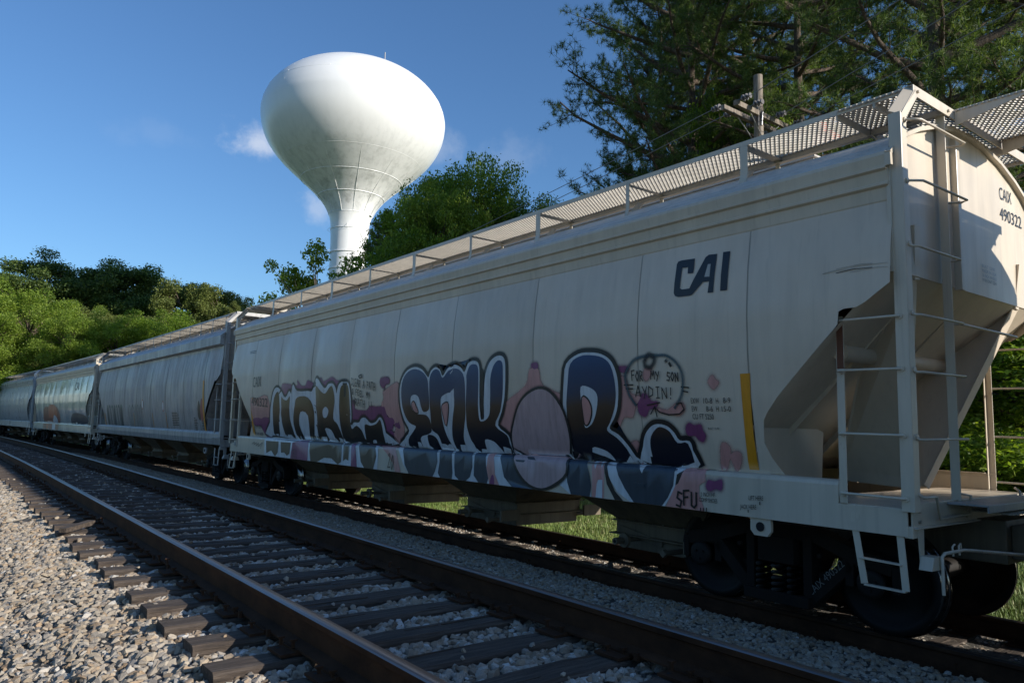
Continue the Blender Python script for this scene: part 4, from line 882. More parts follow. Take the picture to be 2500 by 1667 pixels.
('slate',2,0,0,0.002,0.446,[(-1.966,0.446),(-2.408,0.446),(-2.426,0.197),(-2.372,0.06),(-2.272,0.002),(-2.096,0.002),(-1.993,0.055),(-1.972,0.171)]),
('slate',2,0,0,0.002,0.446,[(-2.478,0.446),(-2.735,0.446),(-2.744,0.252),(-2.807,0.071),(-2.778,0.002),(-2.576,0.002),(-2.465,0.086),(-2.465,0.218)]),
('slate',2,0,0,0.002,0.446,[(-3.03,0.446),(-3.315,0.446),(-3.402,0.235),(-3.578,0.106),(-3.802,0.002),(-3.91,0.002),(-3.324,0.002),(-3.155,0.113)]),
('slate',2,0,0,0.002,0.446,[(-4.323,0.446),(-4.686,0.446),(-4.767,0.235),(-4.791,0.128),(-4.771,0.002),(-4.454,0.002),(-4.391,0.13)]),
('pink',2,0,0,0.002,0.446,[(-2.799,0.446),(-2.91,0.446),(-2.955,0.136),(-3.054,0.002),(-2.83,0.002),(-2.762,0.216)]),
('magenta',3,1,0,0.002,0.446,[(-2.878,0.112),(-2.925,0.115),(-2.945,0.002),(-2.842,0.002)]),
('white',0,0,0,0.002,0.446,[(-4.179,0.131),(-4.35,0.306),(-4.348,0.446),(-4.709,0.446),(-4.793,0.002),(-4.442,0.002)]),
('pink',0,0,0,0.002,0.446,[(-4.799,0.446),(-4.994,0.446),(-4.993,0.002),(-4.805,0.002)]),
('white',1,0,0,0.002,0.446,[(-4.903,0.198),(-4.969,0.203),(-4.971,0.002),(-4.865,0.002),(-4.881,0.15)]),
('white',1,0,0,0.002,0.446,[(-4.797,0.446),(-4.973,0.446),(-4.968,0.325),(-4.901,0.446),(-4.857,0.311),(-4.8,0.446)]),
('black',1,0,0,0.002,0.446,[(-4.983,0.446),(-5.025,0.446),(-5.067,0.255),(-5.164,0.096),(-5.29,0.002),(-5.165,0.002),(-5.039,0.162),(-5.008,0.282)]),
('white',1,0,0,0.002,0.446,[(-5.013,0.446),(-5.522,0.446),(-6.207,0.446),(-6.228,0.446),(-6.028,0.329),(-6.001,0.191),(-5.873,0.002),(-5.393,0.002),(-5.207,0.085),(-5.078,0.225)]),
('slate',2,0,0,0.002,0.446,[(-5.147,0.446),(-5.467,0.446),(-5.56,0.309),(-5.623,0.446),(-5.676,0.446),(-6.151,0.446),(-6.01,0.446),(-5.983,0.218),(-5.91,0.087),(-5.833,0.002),(-5.443,0.002),(-5.31,0.138),(-5.216,0.265)]),
('black',0,0,0,0.002,0.446,[(-6.207,0.446),(-6.273,0.446),(-6.072,0.238),(-6.01,0.22),(-5.873,0.002),(-5.855,0.002),(-5.983,0.204),(-6.001,0.33)]),
('pink',1,0,0,0.002,0.446,[(-6.149,0.446),(-6.37,0.446),(-6.382,0.284),(-6.305,0.244),(-6.305,0.156),(-6.369,0.002),(-5.886,0.002),(-6.01,0.221),(-6.045,0.242)]),
('pink',0,0,0,0.002,0.446,[(0.373,0.446),(-0.187,0.446),(-0.427,0.002),(-0.234,0.002),(-0.18,0.119),(0.055,0.276)]),
('black',1,1,0.045,0.446,9,[(5.519,0.446),(5.516,0.796),(5.36,1.174),(5.206,1.46),(5.008,1.563),(4.811,1.493),(4.7,1.434),(4.479,1.333),(4.251,1.466),(4.145,1.409),(4.037,1.597),(3.823,1.456),(3.281,1.443),(3.118,1.44),(2.96,1.641),(2.804,1.674),(2.61,1.554),(2.429,1.473),(2.278,1.548),(2.073,1.55),(1.961,1.461),(1.938,1.364),(1.845,1.506),(1.706,1.574),(1.513,1.556),(1.409,1.447),(1.361,1.118),(1.423,0.789),(1.306,0.837),(1.098,0.839),(0.981,0.909),(0.828,0.921),(0.651,0.832),(0.454,0.856),(0.297,0.935),(0.195,0.87),(0.151,0.673),(0.171,0.446)]),
('white',2,1,0,0.446,9,[(5.519,0.446),(5.516,0.796),(5.36,1.174),(5.206,1.46),(5.008,1.563),(4.811,1.493),(4.7,1.434),(4.479,1.333),(4.251,1.466),(4.145,1.409),(4.037,1.597),(3.823,1.456),(3.281,1.443),(3.118,1.44),(2.96,1.641),(2.804,1.674),(2.61,1.554),(2.429,1.473),(2.278,1.548),(2.073,1.55),(1.961,1.461),(1.938,1.364),(1.845,1.506),(1.706,1.574),(1.513,1.556),(1.409,1.447),(1.361,1.118),(1.423,0.789),(1.306,0.837),(1.098,0.839),(0.981,0.909),(0.828,0.921),(0.651,0.832),(0.454,0.856),(0.297,0.935),(0.195,0.87),(0.151,0.673),(0.171,0.446)]),
('gold',3,1,0,0.446,9,[(5.357,0.446),(5.313,0.884),(5.174,1.316),(4.968,1.469),(4.896,1.368),(4.881,1.085),(4.987,0.829),(5.054,0.446)]),
('gold',3,1,0,0.446,9,[(4.782,1.338),(4.631,1.302),(4.409,1.271),(4.221,1.356),(4.27,1.138),(4.301,0.863),(4.172,0.446),(4.598,0.446),(4.774,0.661),(4.849,0.972)]),
('gold',3,1,0,0.446,9,[(2.911,0.446),(2.967,0.898),(2.935,1.282),(2.889,1.536),(2.645,1.429),(2.435,1.374),(2.189,1.504),(2.075,1.464),(2.016,1.22),(2.147,0.902),(1.974,0.782),(1.821,0.446),(2.11,0.446),(2.294,0.678),(2.586,0.698),(2.451,0.446)]),
('gold',3,1,0,0.446,9,[(1.764,1.456),(1.594,1.523),(1.462,1.448),(1.43,1.119),(1.461,0.859),(1.416,0.718),(1.214,0.78),(1.032,0.701),(0.911,0.53),(0.88,0.796),(0.66,0.787),(0.437,0.823),(0.283,0.891),(0.243,0.671),(0.316,0.446),(1.31,0.446),(1.761,0.446),(1.872,0.783),(1.84,1.121)]),
('gold',3,1,0,0.446,9,[(3.831,1.322),(3.289,1.313),(3.063,1.026),(3.184,0.446),(3.371,0.446),(3.343,0.948),(3.694,1.027),(3.831,0.758),(3.657,0.446),(3.988,0.446),(4.134,0.809),(3.983,1.136)]),
('white',4,1,0,0.002,9,[(2.588,1.051),(2.432,1.125),(2.318,1.05),(2.436,0.926),(2.587,0.925)]),
('white',0,0,0,0.002,0.446,[(5.822,0.446),(0.154,0.446),(0.358,0.446),(0.373,0.002),(0.879,0.002),(3.541,0.002),(5.806,0.002)]),
('umber',2,0,0,0.002,0.446,[(5.735,0.326),(4.953,0.326),(4.971,0.095),(5.118,0.002),(5.372,0.122),(5.664,0.053)]),
('umber',2,0,0,0.002,0.446,[(4.829,0.324),(4.255,0.328),(4.294,0.096),(4.433,0.05),(4.591,0.111),(4.778,0.098)]),
('umber',2,0,0,0.002,0.446,[(3.227,0.446),(1.785,0.446),(1.781,0.061),(1.912,0.002),(2.212,0.1),(2.537,0.097),(2.861,0.002),(3.182,0.002),(3.253,0.192)]),
('umber',2,0,0,0.002,0.446,[(1.702,0.446),(1.458,0.446),(1.485,0.095),(1.595,0.117),(1.7,0.077)]),
('umber',2,0,0,0.002,0.446,[(1.118,0.446),(0.501,0.446),(0.418,0.217),(0.516,0.002),(0.854,0.002),(0.992,0.101)]),
('magenta',2,0,0,0.002,0.446,[(4.162,0.328),(3.324,0.446),(3.33,0.002),(4.242,0.002)]),
('magenta',2,0,0,0.002,0.446,[(1.388,0.446),(1.246,0.446),(1.133,0.002),(1.368,0.002)]),
('ink',1,0,0,0.002,9,[(-6.135,2.56),(-6.298,2.552),(-6.301,2.442),(-6.296,2.398),(-6.227,2.403),(-6.224,2.471),(-6.149,2.476),(-6.14,2.264),(-6.169,2.245),(-6.262,2.244),(-6.434,2.544),(-6.47,2.561),(-6.569,2.553),(-6.554,2.166),(-6.489,2.169),(-6.502,2.283),(-6.427,2.286),(-6.3,2.173),(-6.266,2.168),(-6.126,2.173),(-6.083,2.189),(-6.064,2.222),(-6.072,2.528),(-6.088,2.555)]),
('greypaint',2,0,0,0.002,9,[(-6.471,2.462),(-6.504,2.46),(-6.504,2.329),(-6.442,2.336)]),
('ink',1,0,0,0.002,9,[(-6.639,2.559),(-6.72,2.554),(-6.713,2.167),(-6.635,2.17)]),
('yellow',0,0,0,0.446,9,[(-6.838,1.366),(-6.943,1.368),(-6.935,1.181),(-6.924,0.828),(-6.932,0.446),(-6.825,0.446),(-6.835,0.827),(-6.842,1.115)]),
('yellow',0,0,0,0.446,9,[(6.715,1.339),(6.549,1.367),(6.66,0.877),(6.625,0.446),(6.772,0.446),(6.752,0.876)]),
]
TEXTS = [
('EXW','ink','font',(-6.263,1.099),(-6.363,1.098),0.052,0),
('10-8','ink','font',(-6.413,1.097),(-6.517,1.096),0.052,0),
('H','ink','font',(-6.559,1.096),(-6.586,1.096),0.051,0),
('8-9','ink','font',(-6.639,1.099),(-6.721,1.098),0.05,0),
('EW','ink','font',(-6.264,1.021),(-6.333,1.021),0.051,0),
('8-6','ink','font',(-6.436,1.019),(-6.515,1.019),0.051,0),
('H','ink','font',(-6.553,1.019),(-6.581,1.019),0.051,0),
('15-0','ink','font',(-6.616,1.019),(-6.717,1.019),0.05,0),
('CU FT 5250','ink','font',(-6.263,0.945),(-6.514,0.943),0.051,0),
('BUILT 12-93','ink','font',(-6.433,0.843),(-6.561,0.844),0.022,0),
('2 INCH HF','ink','font',(-6.326,0.14),(-6.492,0.148),0.039,0),
('COMP SHOES','ink','font',(-6.304,0.09),(-6.519,0.092),0.038,0),
('LIFT HERE','ink','font',(-6.866,0.154),(-7.017,0.161),0.04,0),
('JACK HERE','ink','font',(-6.771,0.066),(-6.944,0.077),0.04,0),
('CAIX','ink','font',(6.549,1.605),(5.966,1.607),0.234,0),
('490322','ink','font',(6.651,1.178),(5.55,1.135),0.196,0),
('LD LMT 223800','ink','font',(6.582,0.655),(6.089,0.654),0.069,0),
('LT WT 63200','ink','font',(6.589,0.491),(6.095,0.493),0.06,0),
('FOR','ink','stroke',(-5.483,1.347),(-5.657,1.341),0.108,0.012),
('MY','ink','stroke',(-5.754,1.351),(-5.894,1.337),0.086,0.012),
('SON','ink','stroke',(-5.974,1.327),(-6.142,1.31),0.087,0.012),
('AYDIN!','ink','stroke',(-5.531,1.175),(-6.079,1.143),0.112,0.012),
('SFU','ink','stroke',(-6.021,0.024),(-6.304,0.037),0.144,0.02),
('20','ink','stroke',(0.005,0.042),(-0.22,0.046),0.231,0.016),
('SFU...','magdark','stroke',(4.172,0.007),(3.616,0.021),0.174,0.016),
('CLEAR A PATH','ink','stroke',(1.316,1.491),(0.358,1.375),0.129,0.014),
('& FEEL MY','ink','stroke',(1.293,1.339),(0.558,1.235),0.105,0.014),
('WRATH !!','ink','stroke',(1.268,1.152),(0.462,1.045),0.128,0.014),
]
STROKES = [
('teal',0.03,[(-5.867,1.595),(-5.989,1.582),(-6.105,1.51),(-6.168,1.415),(-6.179,1.305),(-6.151,1.179),(-6.072,1.079),(-6.045,1.051)]),
('teal',0.035,[(-5.867,1.595),(-5.692,1.599),(-5.535,1.57),(-5.439,1.486),(-5.392,1.39),(-5.433,1.211),(-5.527,1.083)]),
('ink',0.045,[(-5.678,1.556),(-5.743,1.616),(-5.817,1.554),(-5.763,1.481),(-5.688,1.494),(-5.673,1.562)]),
('ink',0.015,[(-5.373,1.306),(-5.498,1.304)]),
('ink',0.015,[(-5.397,1.265),(-5.49,1.263)]),
('ink',0.015,[(-6.157,1.264),(-6.248,1.254)]),
('ink',0.015,[(-6.166,1.224),(-6.234,1.21)]),
('ink',0.014,[(-5.682,1.086),(-5.861,1.113)]),
('ink',0.014,[(-5.791,1.052),(-5.847,1.014),(-5.965,0.986),(-6.107,0.996),(-6.171,1.041),(-6.145,1.106),(-6.086,1.097)]),
('ink',0.014,[(-5.721,0.995),(-5.786,1.072),(-5.804,0.967)]),
('ink',0.035,[(-5.969,1.545),(-5.987,1.516)]),
('ink',0.03,[(-6.022,1.505),(-6.037,1.48)]),
('ink',0.01,[(-6.985,0.145),(-6.984,0.124)]),
('ink',0.01,[(-6.861,0.062),(-6.861,0.045)]),
('ink',0.012,[(-6.326,0.027),(-6.325,0.001)]),
('ink',0.012,[(-6.358,0.03),(-6.358,0.004)]),
('ink',0.012,[(-6.395,0.034),(-6.395,0.008)]),
('ink',0.02,[(0.992,1.654),(0.892,1.673),(0.865,1.626),(0.965,1.614),(1.002,1.647)]),
('ink',0.012,[(6.633,0.224),(6.461,0.274),(6.495,0.213),(6.326,0.264),(6.357,0.188),(6.175,0.253),(6.197,0.179),(5.937,0.276),(6.042,0.14)]),
]

NM = {'ink': 'lettering', 'greypaint': 'lettering', 'yellow': 'yellow_stripe'}
for i_, (mt, ly, sm_, gr_, lo_, hi_, pts) in enumerate(DECALS):
    hl = .05 if (mt in ('pink', 'magenta') and ly == 0 and sm_) else (.035 if (mt == 'black' and gr_ >= .03) else 0)
    decal(car1, NM.get(mt, 'graffiti'), M['s_' + mt], pts, OFF[ly] + (i_ % 6) * .00018, sm_, gr_, 1, hl, M.get('h_' + mt), lo_, hi_)
for i_, (s, mt, kind, L, Rt, h_, wd) in enumerate(TEXTS):
    if kind == 'font': font_decal(car1, 'stencil_lettering', s, M['s_' + mt], L, Rt, h_, .0125 if 'CAIX' in s or '4903' in s else .0105)
    else:
        n = len(s); lines = []; du = (Rt[0] - L[0]) / n; ds = (Rt[1] - L[1]) / n; r2 = random.Random(i_)
        for j, ch in enumerate(s):
            if ch == ' ': continue
            jx, jy = r2.uniform(-.05, .05), r2.uniform(-.08, .08)
            for ln in HAND[ch]: lines.append([(L[0] + du * (j + .9 * (px + jx)), L[1] + ds * j + h_ * (py + jy)) for px, py in ln])
        strokes(car1, 'hand_lettering', M['s_' + mt], lines, wd, .0150)
for mt, wd, pts in STROKES:
    if mt == 'teal' or wd > .03:
        P_ = [Vector(p) for p in pts]; Q = []
        for i in range(len(P_) - 1):
            p0, p1, p2, p3 = P_[max(0, i - 1)], P_[i], P_[i + 1], P_[min(len(P_) - 1, i + 2)]
            for t in [k / 6 for k in range(6)]: Q.append(.5 * ((2 * p1) + (p2 - p0) * t + (2 * p0 - 5 * p1 + 4 * p2 - p3) * t * t + (3 * p1 - p0 - 3 * p2 + p3) * t ** 3))
        Q.append(P_[-1]); N_ = []
        for i in range(len(Q)):
            d = (Q[min(i + 1, len(Q) - 1)] - Q[max(i - 1, 0)]).normalized(); N_.append(Vector((-d.y, d.x)))
        haze_strip(car1, 'graffiti', [[q + n_ * wd * k for q, n_ in zip(Q, N_)] for k in (-1.1, -.45, 0, .45, 1.1)], [0, .7, 1, .7, 0], .0140, M['h_' + mt], False)
    else: strokes(car1, 'graffiti', M['s_' + mt], [pts], wd, .0140)
# scrapes where something rubbed the sheet near the corner, and small stencils
for k in range(5):
    u = -8.225 + (k % 3) * .12; s_ = 2.16 + k * .011; strokes(car1, 'scrape', M['s_umber'] if k == 1 else M['seamc'], [[(u, s_), (u + .10 + .05 * (k % 4), s_ + .008), (u + .3, s_ - .004)]], .004 + .002 * (k % 3), .006)
for k, (u, s_) in enumerate(((7.0, 2.47), (7.0, 2.43))): strokes(car1, 'stencil_lettering', M['s_slate'], [[(u - .045 * i, s_), (u - .045 * i - .028, s_)] for i in range(9)], .016, .006)
# lettering on the end sheet and on the truck side frame
def flat_text(root, s, mat_, org, ex, ez, width, height, name='stencil_lettering'):
    me = glyphs(s); xs_ = [v.co.x for v in me.vertices]; x0, x1 = min(xs_), max(xs_)
    for v in me.vertices:
        t = (v.co.x - x0) / (x1 - x0) * width; k = v.co.y / .69 * height; v.co = Vector(org) + Vector(ex) * t + Vector(ez) * k
    me.materials.clear(); me.materials.append(mat_); return link(name, me, root)
EX = (1, 0, 0); EZ = (0, 0, 1)
flat_text(car1, 'CAIX', M['s_ink'], (.74, -8.236, 4.07), EX, EZ, .31, .125); flat_text(car1, '490322', M['s_ink'], (.73, -8.236, 3.86), EX, EZ, .56, .125)
faded = spray('faded_stencil', (.20, .22, .26))
for k, s in enumerate(('BUILT 12-93', 'MADE IN USA', '36 INCH WHEELS', 'M-901E DRAFT GEAR')): flat_text(car1, s, faded if k < 3 else M['s_ink'], (.22, -8.236, 3.30 - .045 * k), EX, EZ, .33 if k else .3, .030)
chalk = mat('chalk_stencil', (.14, .14, .13), .8)
flat_text(car1, 'CAIX 490322', chalk, (-1.076, -7.19, .25), (0, -.71, .70), (0, .70, .71), .46, .065)
b = MB(); b.box(-1.531, -1.526, -5.62, -5.44, 1.10, 1.15); b.box(-1.536, -1.5315, -5.60, -5.46, 1.108, 1.142); b.build('placard_holder', M['s_slate'], car1)
b = MB(); b.box(-1.54, -1.521, 7.75, 7.93, 1.06, 1.21); b.box(-1.546, -1.5405, 7.78, 7.90, 1.09, 1.18, 1); b.build('placard_holder', [M['cream'], M['galv']], car1)
rs_ = mat('rust_streak', (.13, .05, .025), .8)
b = MB(); b.box(-1.5275, -1.5255, -7.80, -7.742, 2.25, 2.62); b.build('rust_stain', rs_, car1)
# a red hand-brake box top and orange cap glimpsed above the walkway
b = MB(); b.box(-.55, -.35, -7.2, -7.0, 4.66, 4.76); b.bar((-.55, -7.1, 4.77), (-.45, -7.1, 4.79), .03, .2); b.build('hatch_handle', M['s_orange'], car1)

sf = lambda a, b_, k: list(np.linspace(a, b_, k))
car2 = make_car(28.5, 'dirty old grey hopper car with a box top chord, second from the camera', PG, 'grey', sf(-6.9, 6.9, 8), cut_hi=False)
car3 = make_car(46.5, 'pale glossy hopper car with an orange red scrawl on its side, third from the camera', PSv, 'rib', sf(-7.2, 7.2, 11), cut_hi=False)
car4 = make_car(64.3, 'blue grey hopper car at the far left end of the visible train', PB, 'rib', sf(-7.2, 7.2, 11), cut_hi=False)
car5 = make_car(82.1, 'last blue grey hopper car, mostly hidden where the line bends away', PB, 'rib', sf(-7.2, 7.2, 11), cut_hi=False)
car0 = make_car(-6.72, 'grey hopper car coupled ahead beyond the right edge, shading the nearest car', PG, 'grey', sf(-6.9, 6.9, 8)); car0.scale = (1, 1, .93)
def rect(root, name, m, u0, u1, s0, s1, off=.006, sk=0): decal(root, name, M['s_' + m], [(u0, s0), (u1, s0 + sk), (u1, s1 + sk), (u0, s1)], off, 0)
# old faded pieces on the second and third cars
r3 = random.Random(12)
for k in range(7):
    u = 6.2 - k * .42; lean = .12
    decal(car2, 'graffiti', M['s_' + ('teal' if k % 2 else 'green')], [(u, .45), (u - .3, .45), (u - .33, 1.15), (u - .22, 1.32), (u - .08, 1.30), (u + .0, 1.12)], .006 + k * .0003)
    decal(car2, 'graffiti', M['grey_body'] if k % 3 else M['s_slate'], [(u - .07, .5), (u - .23, .5), (u - .25, 1.10), (u - .18, 1.22), (u - .1, 1.2), (u - .05, 1.05)], .009 + k * .0003)
for k in range(5):
    u = 2.2 - k * .42
    strokes(car2, 'graffiti', M['s_green'], [[(u, .5), (u, 1.15), (u - .12, 1.3), (u - .25, 1.15), (u - .25, .5)]], .035, .008)
for u, s in ((.1, 1.30), (-2.65, 1.22)):
    n = 14; decal(car2, 'round_sticker', M['s_orange'], [(u + .13 * math.cos(i * 6.283 / n), s + .17 * math.sin(i * 6.283 / n)) for i in range(n)], .006, 0)
    decal(car2, 'round_sticker', M['s_white'], [(u + .10 * math.cos(i * 6.283 / n), s + .14 * math.sin(i * 6.283 / n)) for i in range(n)], .0075, 0)
for u0, u1, s0, s1 in ((-3.6, -4.4, .62, 1.05), (-5.9, -6.25, .5, .9), (-6.6, -7.0, .45, .8)):
    for k in range(8): rect(car2, 'stencil_lettering', 'ink', u0, u1 + r3.uniform(0, .2), s0 + (s1 - s0) * k / 8, s0 + (s1 - s0) * (k + .45) / 8)
rect(car2, 'yellow_stripe', 'yellow', -6.83, -6.93, .42, 1.9, .012); rect(car2, 'yellow_stripe', 'yellow', 6.75, 6.65, .42, 1.0, .012)
for u in (-2.9, -1.2, 1.6, 3.7): rect(car2, 'yellow_stripe', 'yellow', u, u - .05, .45, 1.0)
decal(car2, 'graffiti', M['s_black'], [(-6.35, .9), (-6.55, .8), (-6.6, 1.1), (-6.5, 1.35), (-6.38, 1.2)], .007); decal(car2, 'graffiti', M['s_red'], [(-6.62, .8), (-6.8, .85), (-6.82, 1.3), (-6.7, 1.4), (-6.6, 1.1)], .0085)
decal(car3, 'graffiti', M['s_rustred'], [(4.6, .45), (-.2, .45), (-.1, 1.2), (1.0, 1.35), (2.2, 1.25), (3.4, 1.35), (4.4, 1.2)], .006); decal(car3, 'graffiti', M['s_orange'], [(2.9, .75), (.4, .8), (.5, 1.3), (1.6, 1.45), (2.7, 1.35)], .008)
decal(car3, 'graffiti', M['s_white'], [(1.7, .48), (.3, .5), (.6, .8), (1.3, .85)], .0095); decal(car3, 'graffiti', M['s_slate'], [(-3.6, .45), (-7.2, .5), (-7.1, .85), (-5, 1.0), (-3.8, .9)], .006)
for k, mm in enumerate(('rustred', 'orange', 'red', 'white', 'rustred')): rect(car3, 'graffiti', mm, 4.6 - k * 1.0, 3.75 - k * 1.0, .03, .33, .005)
font_decal(car3, 'lettering', 'CAI', M['s_ink'], (-4.3, 2.1), (-5.3, 2.1), .38, .008)
strokes(car4, 'graffiti', M['s_white'], [[(-4.0, 1.3), (-4.0, 2.0), (-4.4, 2.1)], [(-4.4, 1.7), (-4.7, 1.9)], [(-4.9, 1.6), (-5.2, 2.0)]], .07, .008)

# ================================================================== TREES
def leafmat(name, stops, trans=.35, rough=.55):
    m = bpy.data.materials.new(name); m.use_nodes = True; n = m.node_tree; b = n.nodes['Principled BSDF']
    g = n.nodes.new('ShaderNodeNewGeometry'); c = ramp(m, g.outputs['Random Per Island'], stops)
    big = ramp(m, noise(m, .45, (1, 1, 1), 3), [(.3, (.75, .78, .75)), (.7, (1.2, 1.15, 1.0))]); c = mixc(m, 1.0, c, big, 'MULTIPLY')
    lk(m, c, b.inputs['Base Color']); b.inputs['Roughness'].default_value = rough; b.inputs['Specular IOR Level'].default_value = .35
    t = n.nodes.new('ShaderNodeBsdfTranslucent'); mx = n.nodes.new('ShaderNodeMixShader'); mx.inputs[0].default_value = trans
    br = n.nodes.new('ShaderNodeMix'); br.data_type = 'RGBA'; br.blend_type = 'MULTIPLY'; br.inputs[0].default_value = 1; br.inputs[7].default_value = (1.3, 1.35, .6, 1)
    lk(m, c, br.inputs[6]); lk(m, br.outputs[2], t.inputs[0])
    out = n.nodes['Material Output']; lk(m, b.outputs[0], mx.inputs[1]); lk(m, t.outputs[0], mx.inputs[2]); lk(m, mx.outputs[0], out.inputs[0]); return m
LM = dict(
    bright=leafmat('bright_leaves', [(0, (.11, .18, .024)), (.5, (.18, .265, .038)), (1, (.29, .37, .065))], .48),
    mid=leafmat('green_leaves', [(0, (.08, .145, .018)), (.5, (.155, .245, .03)), (1, (.27, .35, .055))], .5),
    olive=leafmat('olive_leaves', [(0, (.07, .095, .022)), (.5, (.12, .15, .035)), (1, (.17, .19, .055))], .35),
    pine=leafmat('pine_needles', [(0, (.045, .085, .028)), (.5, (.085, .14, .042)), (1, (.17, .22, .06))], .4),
    pinelight=leafmat('pale_pine_needles', [(0, (.085, .115, .03)), (.5, (.14, .175, .048)), (1, (.21, .24, .07))], .35))  # lighter needle colour of the paler pines
bark = mat('pine_bark', (.12, .085, .06), .9)
setc(bark, ramp(bark, noise(bark, 5, (3, 3, .6), 7, .7), [(.35, (.035, .027, .02)), (.55, (.12, .085, .06)), (.75, (.23, .17, .12))])); bump(bark, noise(bark, 9, (3, 3, .7), 6, .7), 1.0, .05)
bark2 = mat('pale_bark', (.2, .18, .14), .9); setc(bark2, ramp(bark2, noise(bark2, 6, (2, 2, .6), 6), [(.35, (.07, .06, .045)), (.7, (.26, .23, .18))]))

def leaves(points, size, seed, aspect=.55, droop=.3):
    """a folded leaf-shaped quad at every point"""
    rg = np.random.default_rng(seed); n = len(points)
    d = rg.normal(size=(n, 3)); d[:, 2] -= droop; d /= np.linalg.norm(d, axis=1)[:, None]
    e = rg.normal(size=(n, 3)); e[:, 2] *= .5; e -= d * (e * d).sum(1)[:, None]; e /= np.linalg.norm(e, axis=1)[:, None]
    s = (size * rg.uniform(.6, 1.35, n))[:, None]; P = np.asarray(points)
    V = np.stack([P - d * s * .5, P + e * s * aspect * .5, P + d * s * .5, P - e * s * aspect * .5], 1).reshape(-1, 3)
    return V, np.arange(4 * n).reshape(-1, 4)
def tube_np(pts, rs, n=6):
    b = MB(); b.tube(pts, rs, n, 0, False); return b
def limb_path(p, az, el, L, r2, wob=.12, up=.15, n=6):
    pts = [Vector(p)]; d = Vector((math.cos(az) * math.cos(el), math.sin(az) * math.cos(el), math.sin(el)))
    for i in range(n):
        d = (d + Vector((r2.gauss(0, wob), r2.gauss(0, wob), r2.gauss(0, wob * .7) + up * .3))).normalized(); pts.append(pts[-1] + d * L / n)
    return pts
def broadleaf(seed, H, R, crown0, nleaf, lsize, bark_m, leaf_m, lumps=26, name='broadleaf'):
    """returns (trunk mesh, crown mesh): limbs end in leaf clumps, so the outline is uneven and sky shows through"""
    r2 = random.Random(seed); rg = np.random.default_rng(seed)
    b = MB(); tp = [Vector((0, 0, 0))]; d = Vector((0, 0, 1))
    for i in range(7): d = (d + Vector((r2.gauss(0, .05), r2.gauss(0, .05), .1))).normalized(); tp.append(tp[-1] + d * H * .8 / 7)
    b.tube(tp, [H * .021 * (1 - i / 8.5) for i in range(8)], 10)
    cl = []
    for k in range(lumps):
        t = r2.uniform(.28, 1); base = tp[min(7, int(t * 7))]; az = k * 2.4 + r2.uniform(-.5, .5)
        hz = crown0 + (H - crown0) * r2.random() ** .85; rr = R * math.sqrt(max(.04, 1 - ((hz - (crown0 + H) * .48) / ((H - crown0) * .58)) ** 2)) * r2.uniform(.55, 1.0)
        tip = Vector((math.cos(az) * rr, math.sin(az) * rr, hz)); 
        bs = Vector((tp[3].x, tp[3].y, max(crown0 * .7, min(hz - rr * .5, H * .72))))
        mid = bs.lerp(tip, .5) + Vector((0, 0, r2.uniform(-.2, .4)))
        b.tube([bs, mid, tip], [H * .008, H * .005, H * .0015], 5, 0, False)
        for q in range(3):
            tt = tip + Vector((r2.gauss(0, R * .16), r2.gauss(0, R * .16), r2.gauss(0, R * .13))); b.tube([mid, tt], [H * .0028, H * .001], 4, 0, False); cl.append((tt, R * r2.uniform(.11, .22)))
        cl.append((tip, R * r2.uniform(.14, .27)))
    w_ = np.array([c[1] ** 2 for c in cl]); w_ /= w_.sum(); idx = rg.choice(len(cl), nleaf, p=w_)
    cc = np.array([tuple(c[0]) for c in cl])[idx]; rr = np.array([c[1] for c in cl])[idx]
    u = rg.normal(size=(nleaf, 3)); u /= np.linalg.norm(u, axis=1)[:, None]; rad = rr * rg.uniform(.25, 1, nleaf) ** .5 * (1 + .18 * rg.normal(size=nleaf))
    P = cc + u * rad[:, None] * np.array([1, 1, .72])
    V, F = leaves(P, lsize, seed)
    return b.mesh('trunk', bark_m), npmesh('crown', V, F, leaf_m)
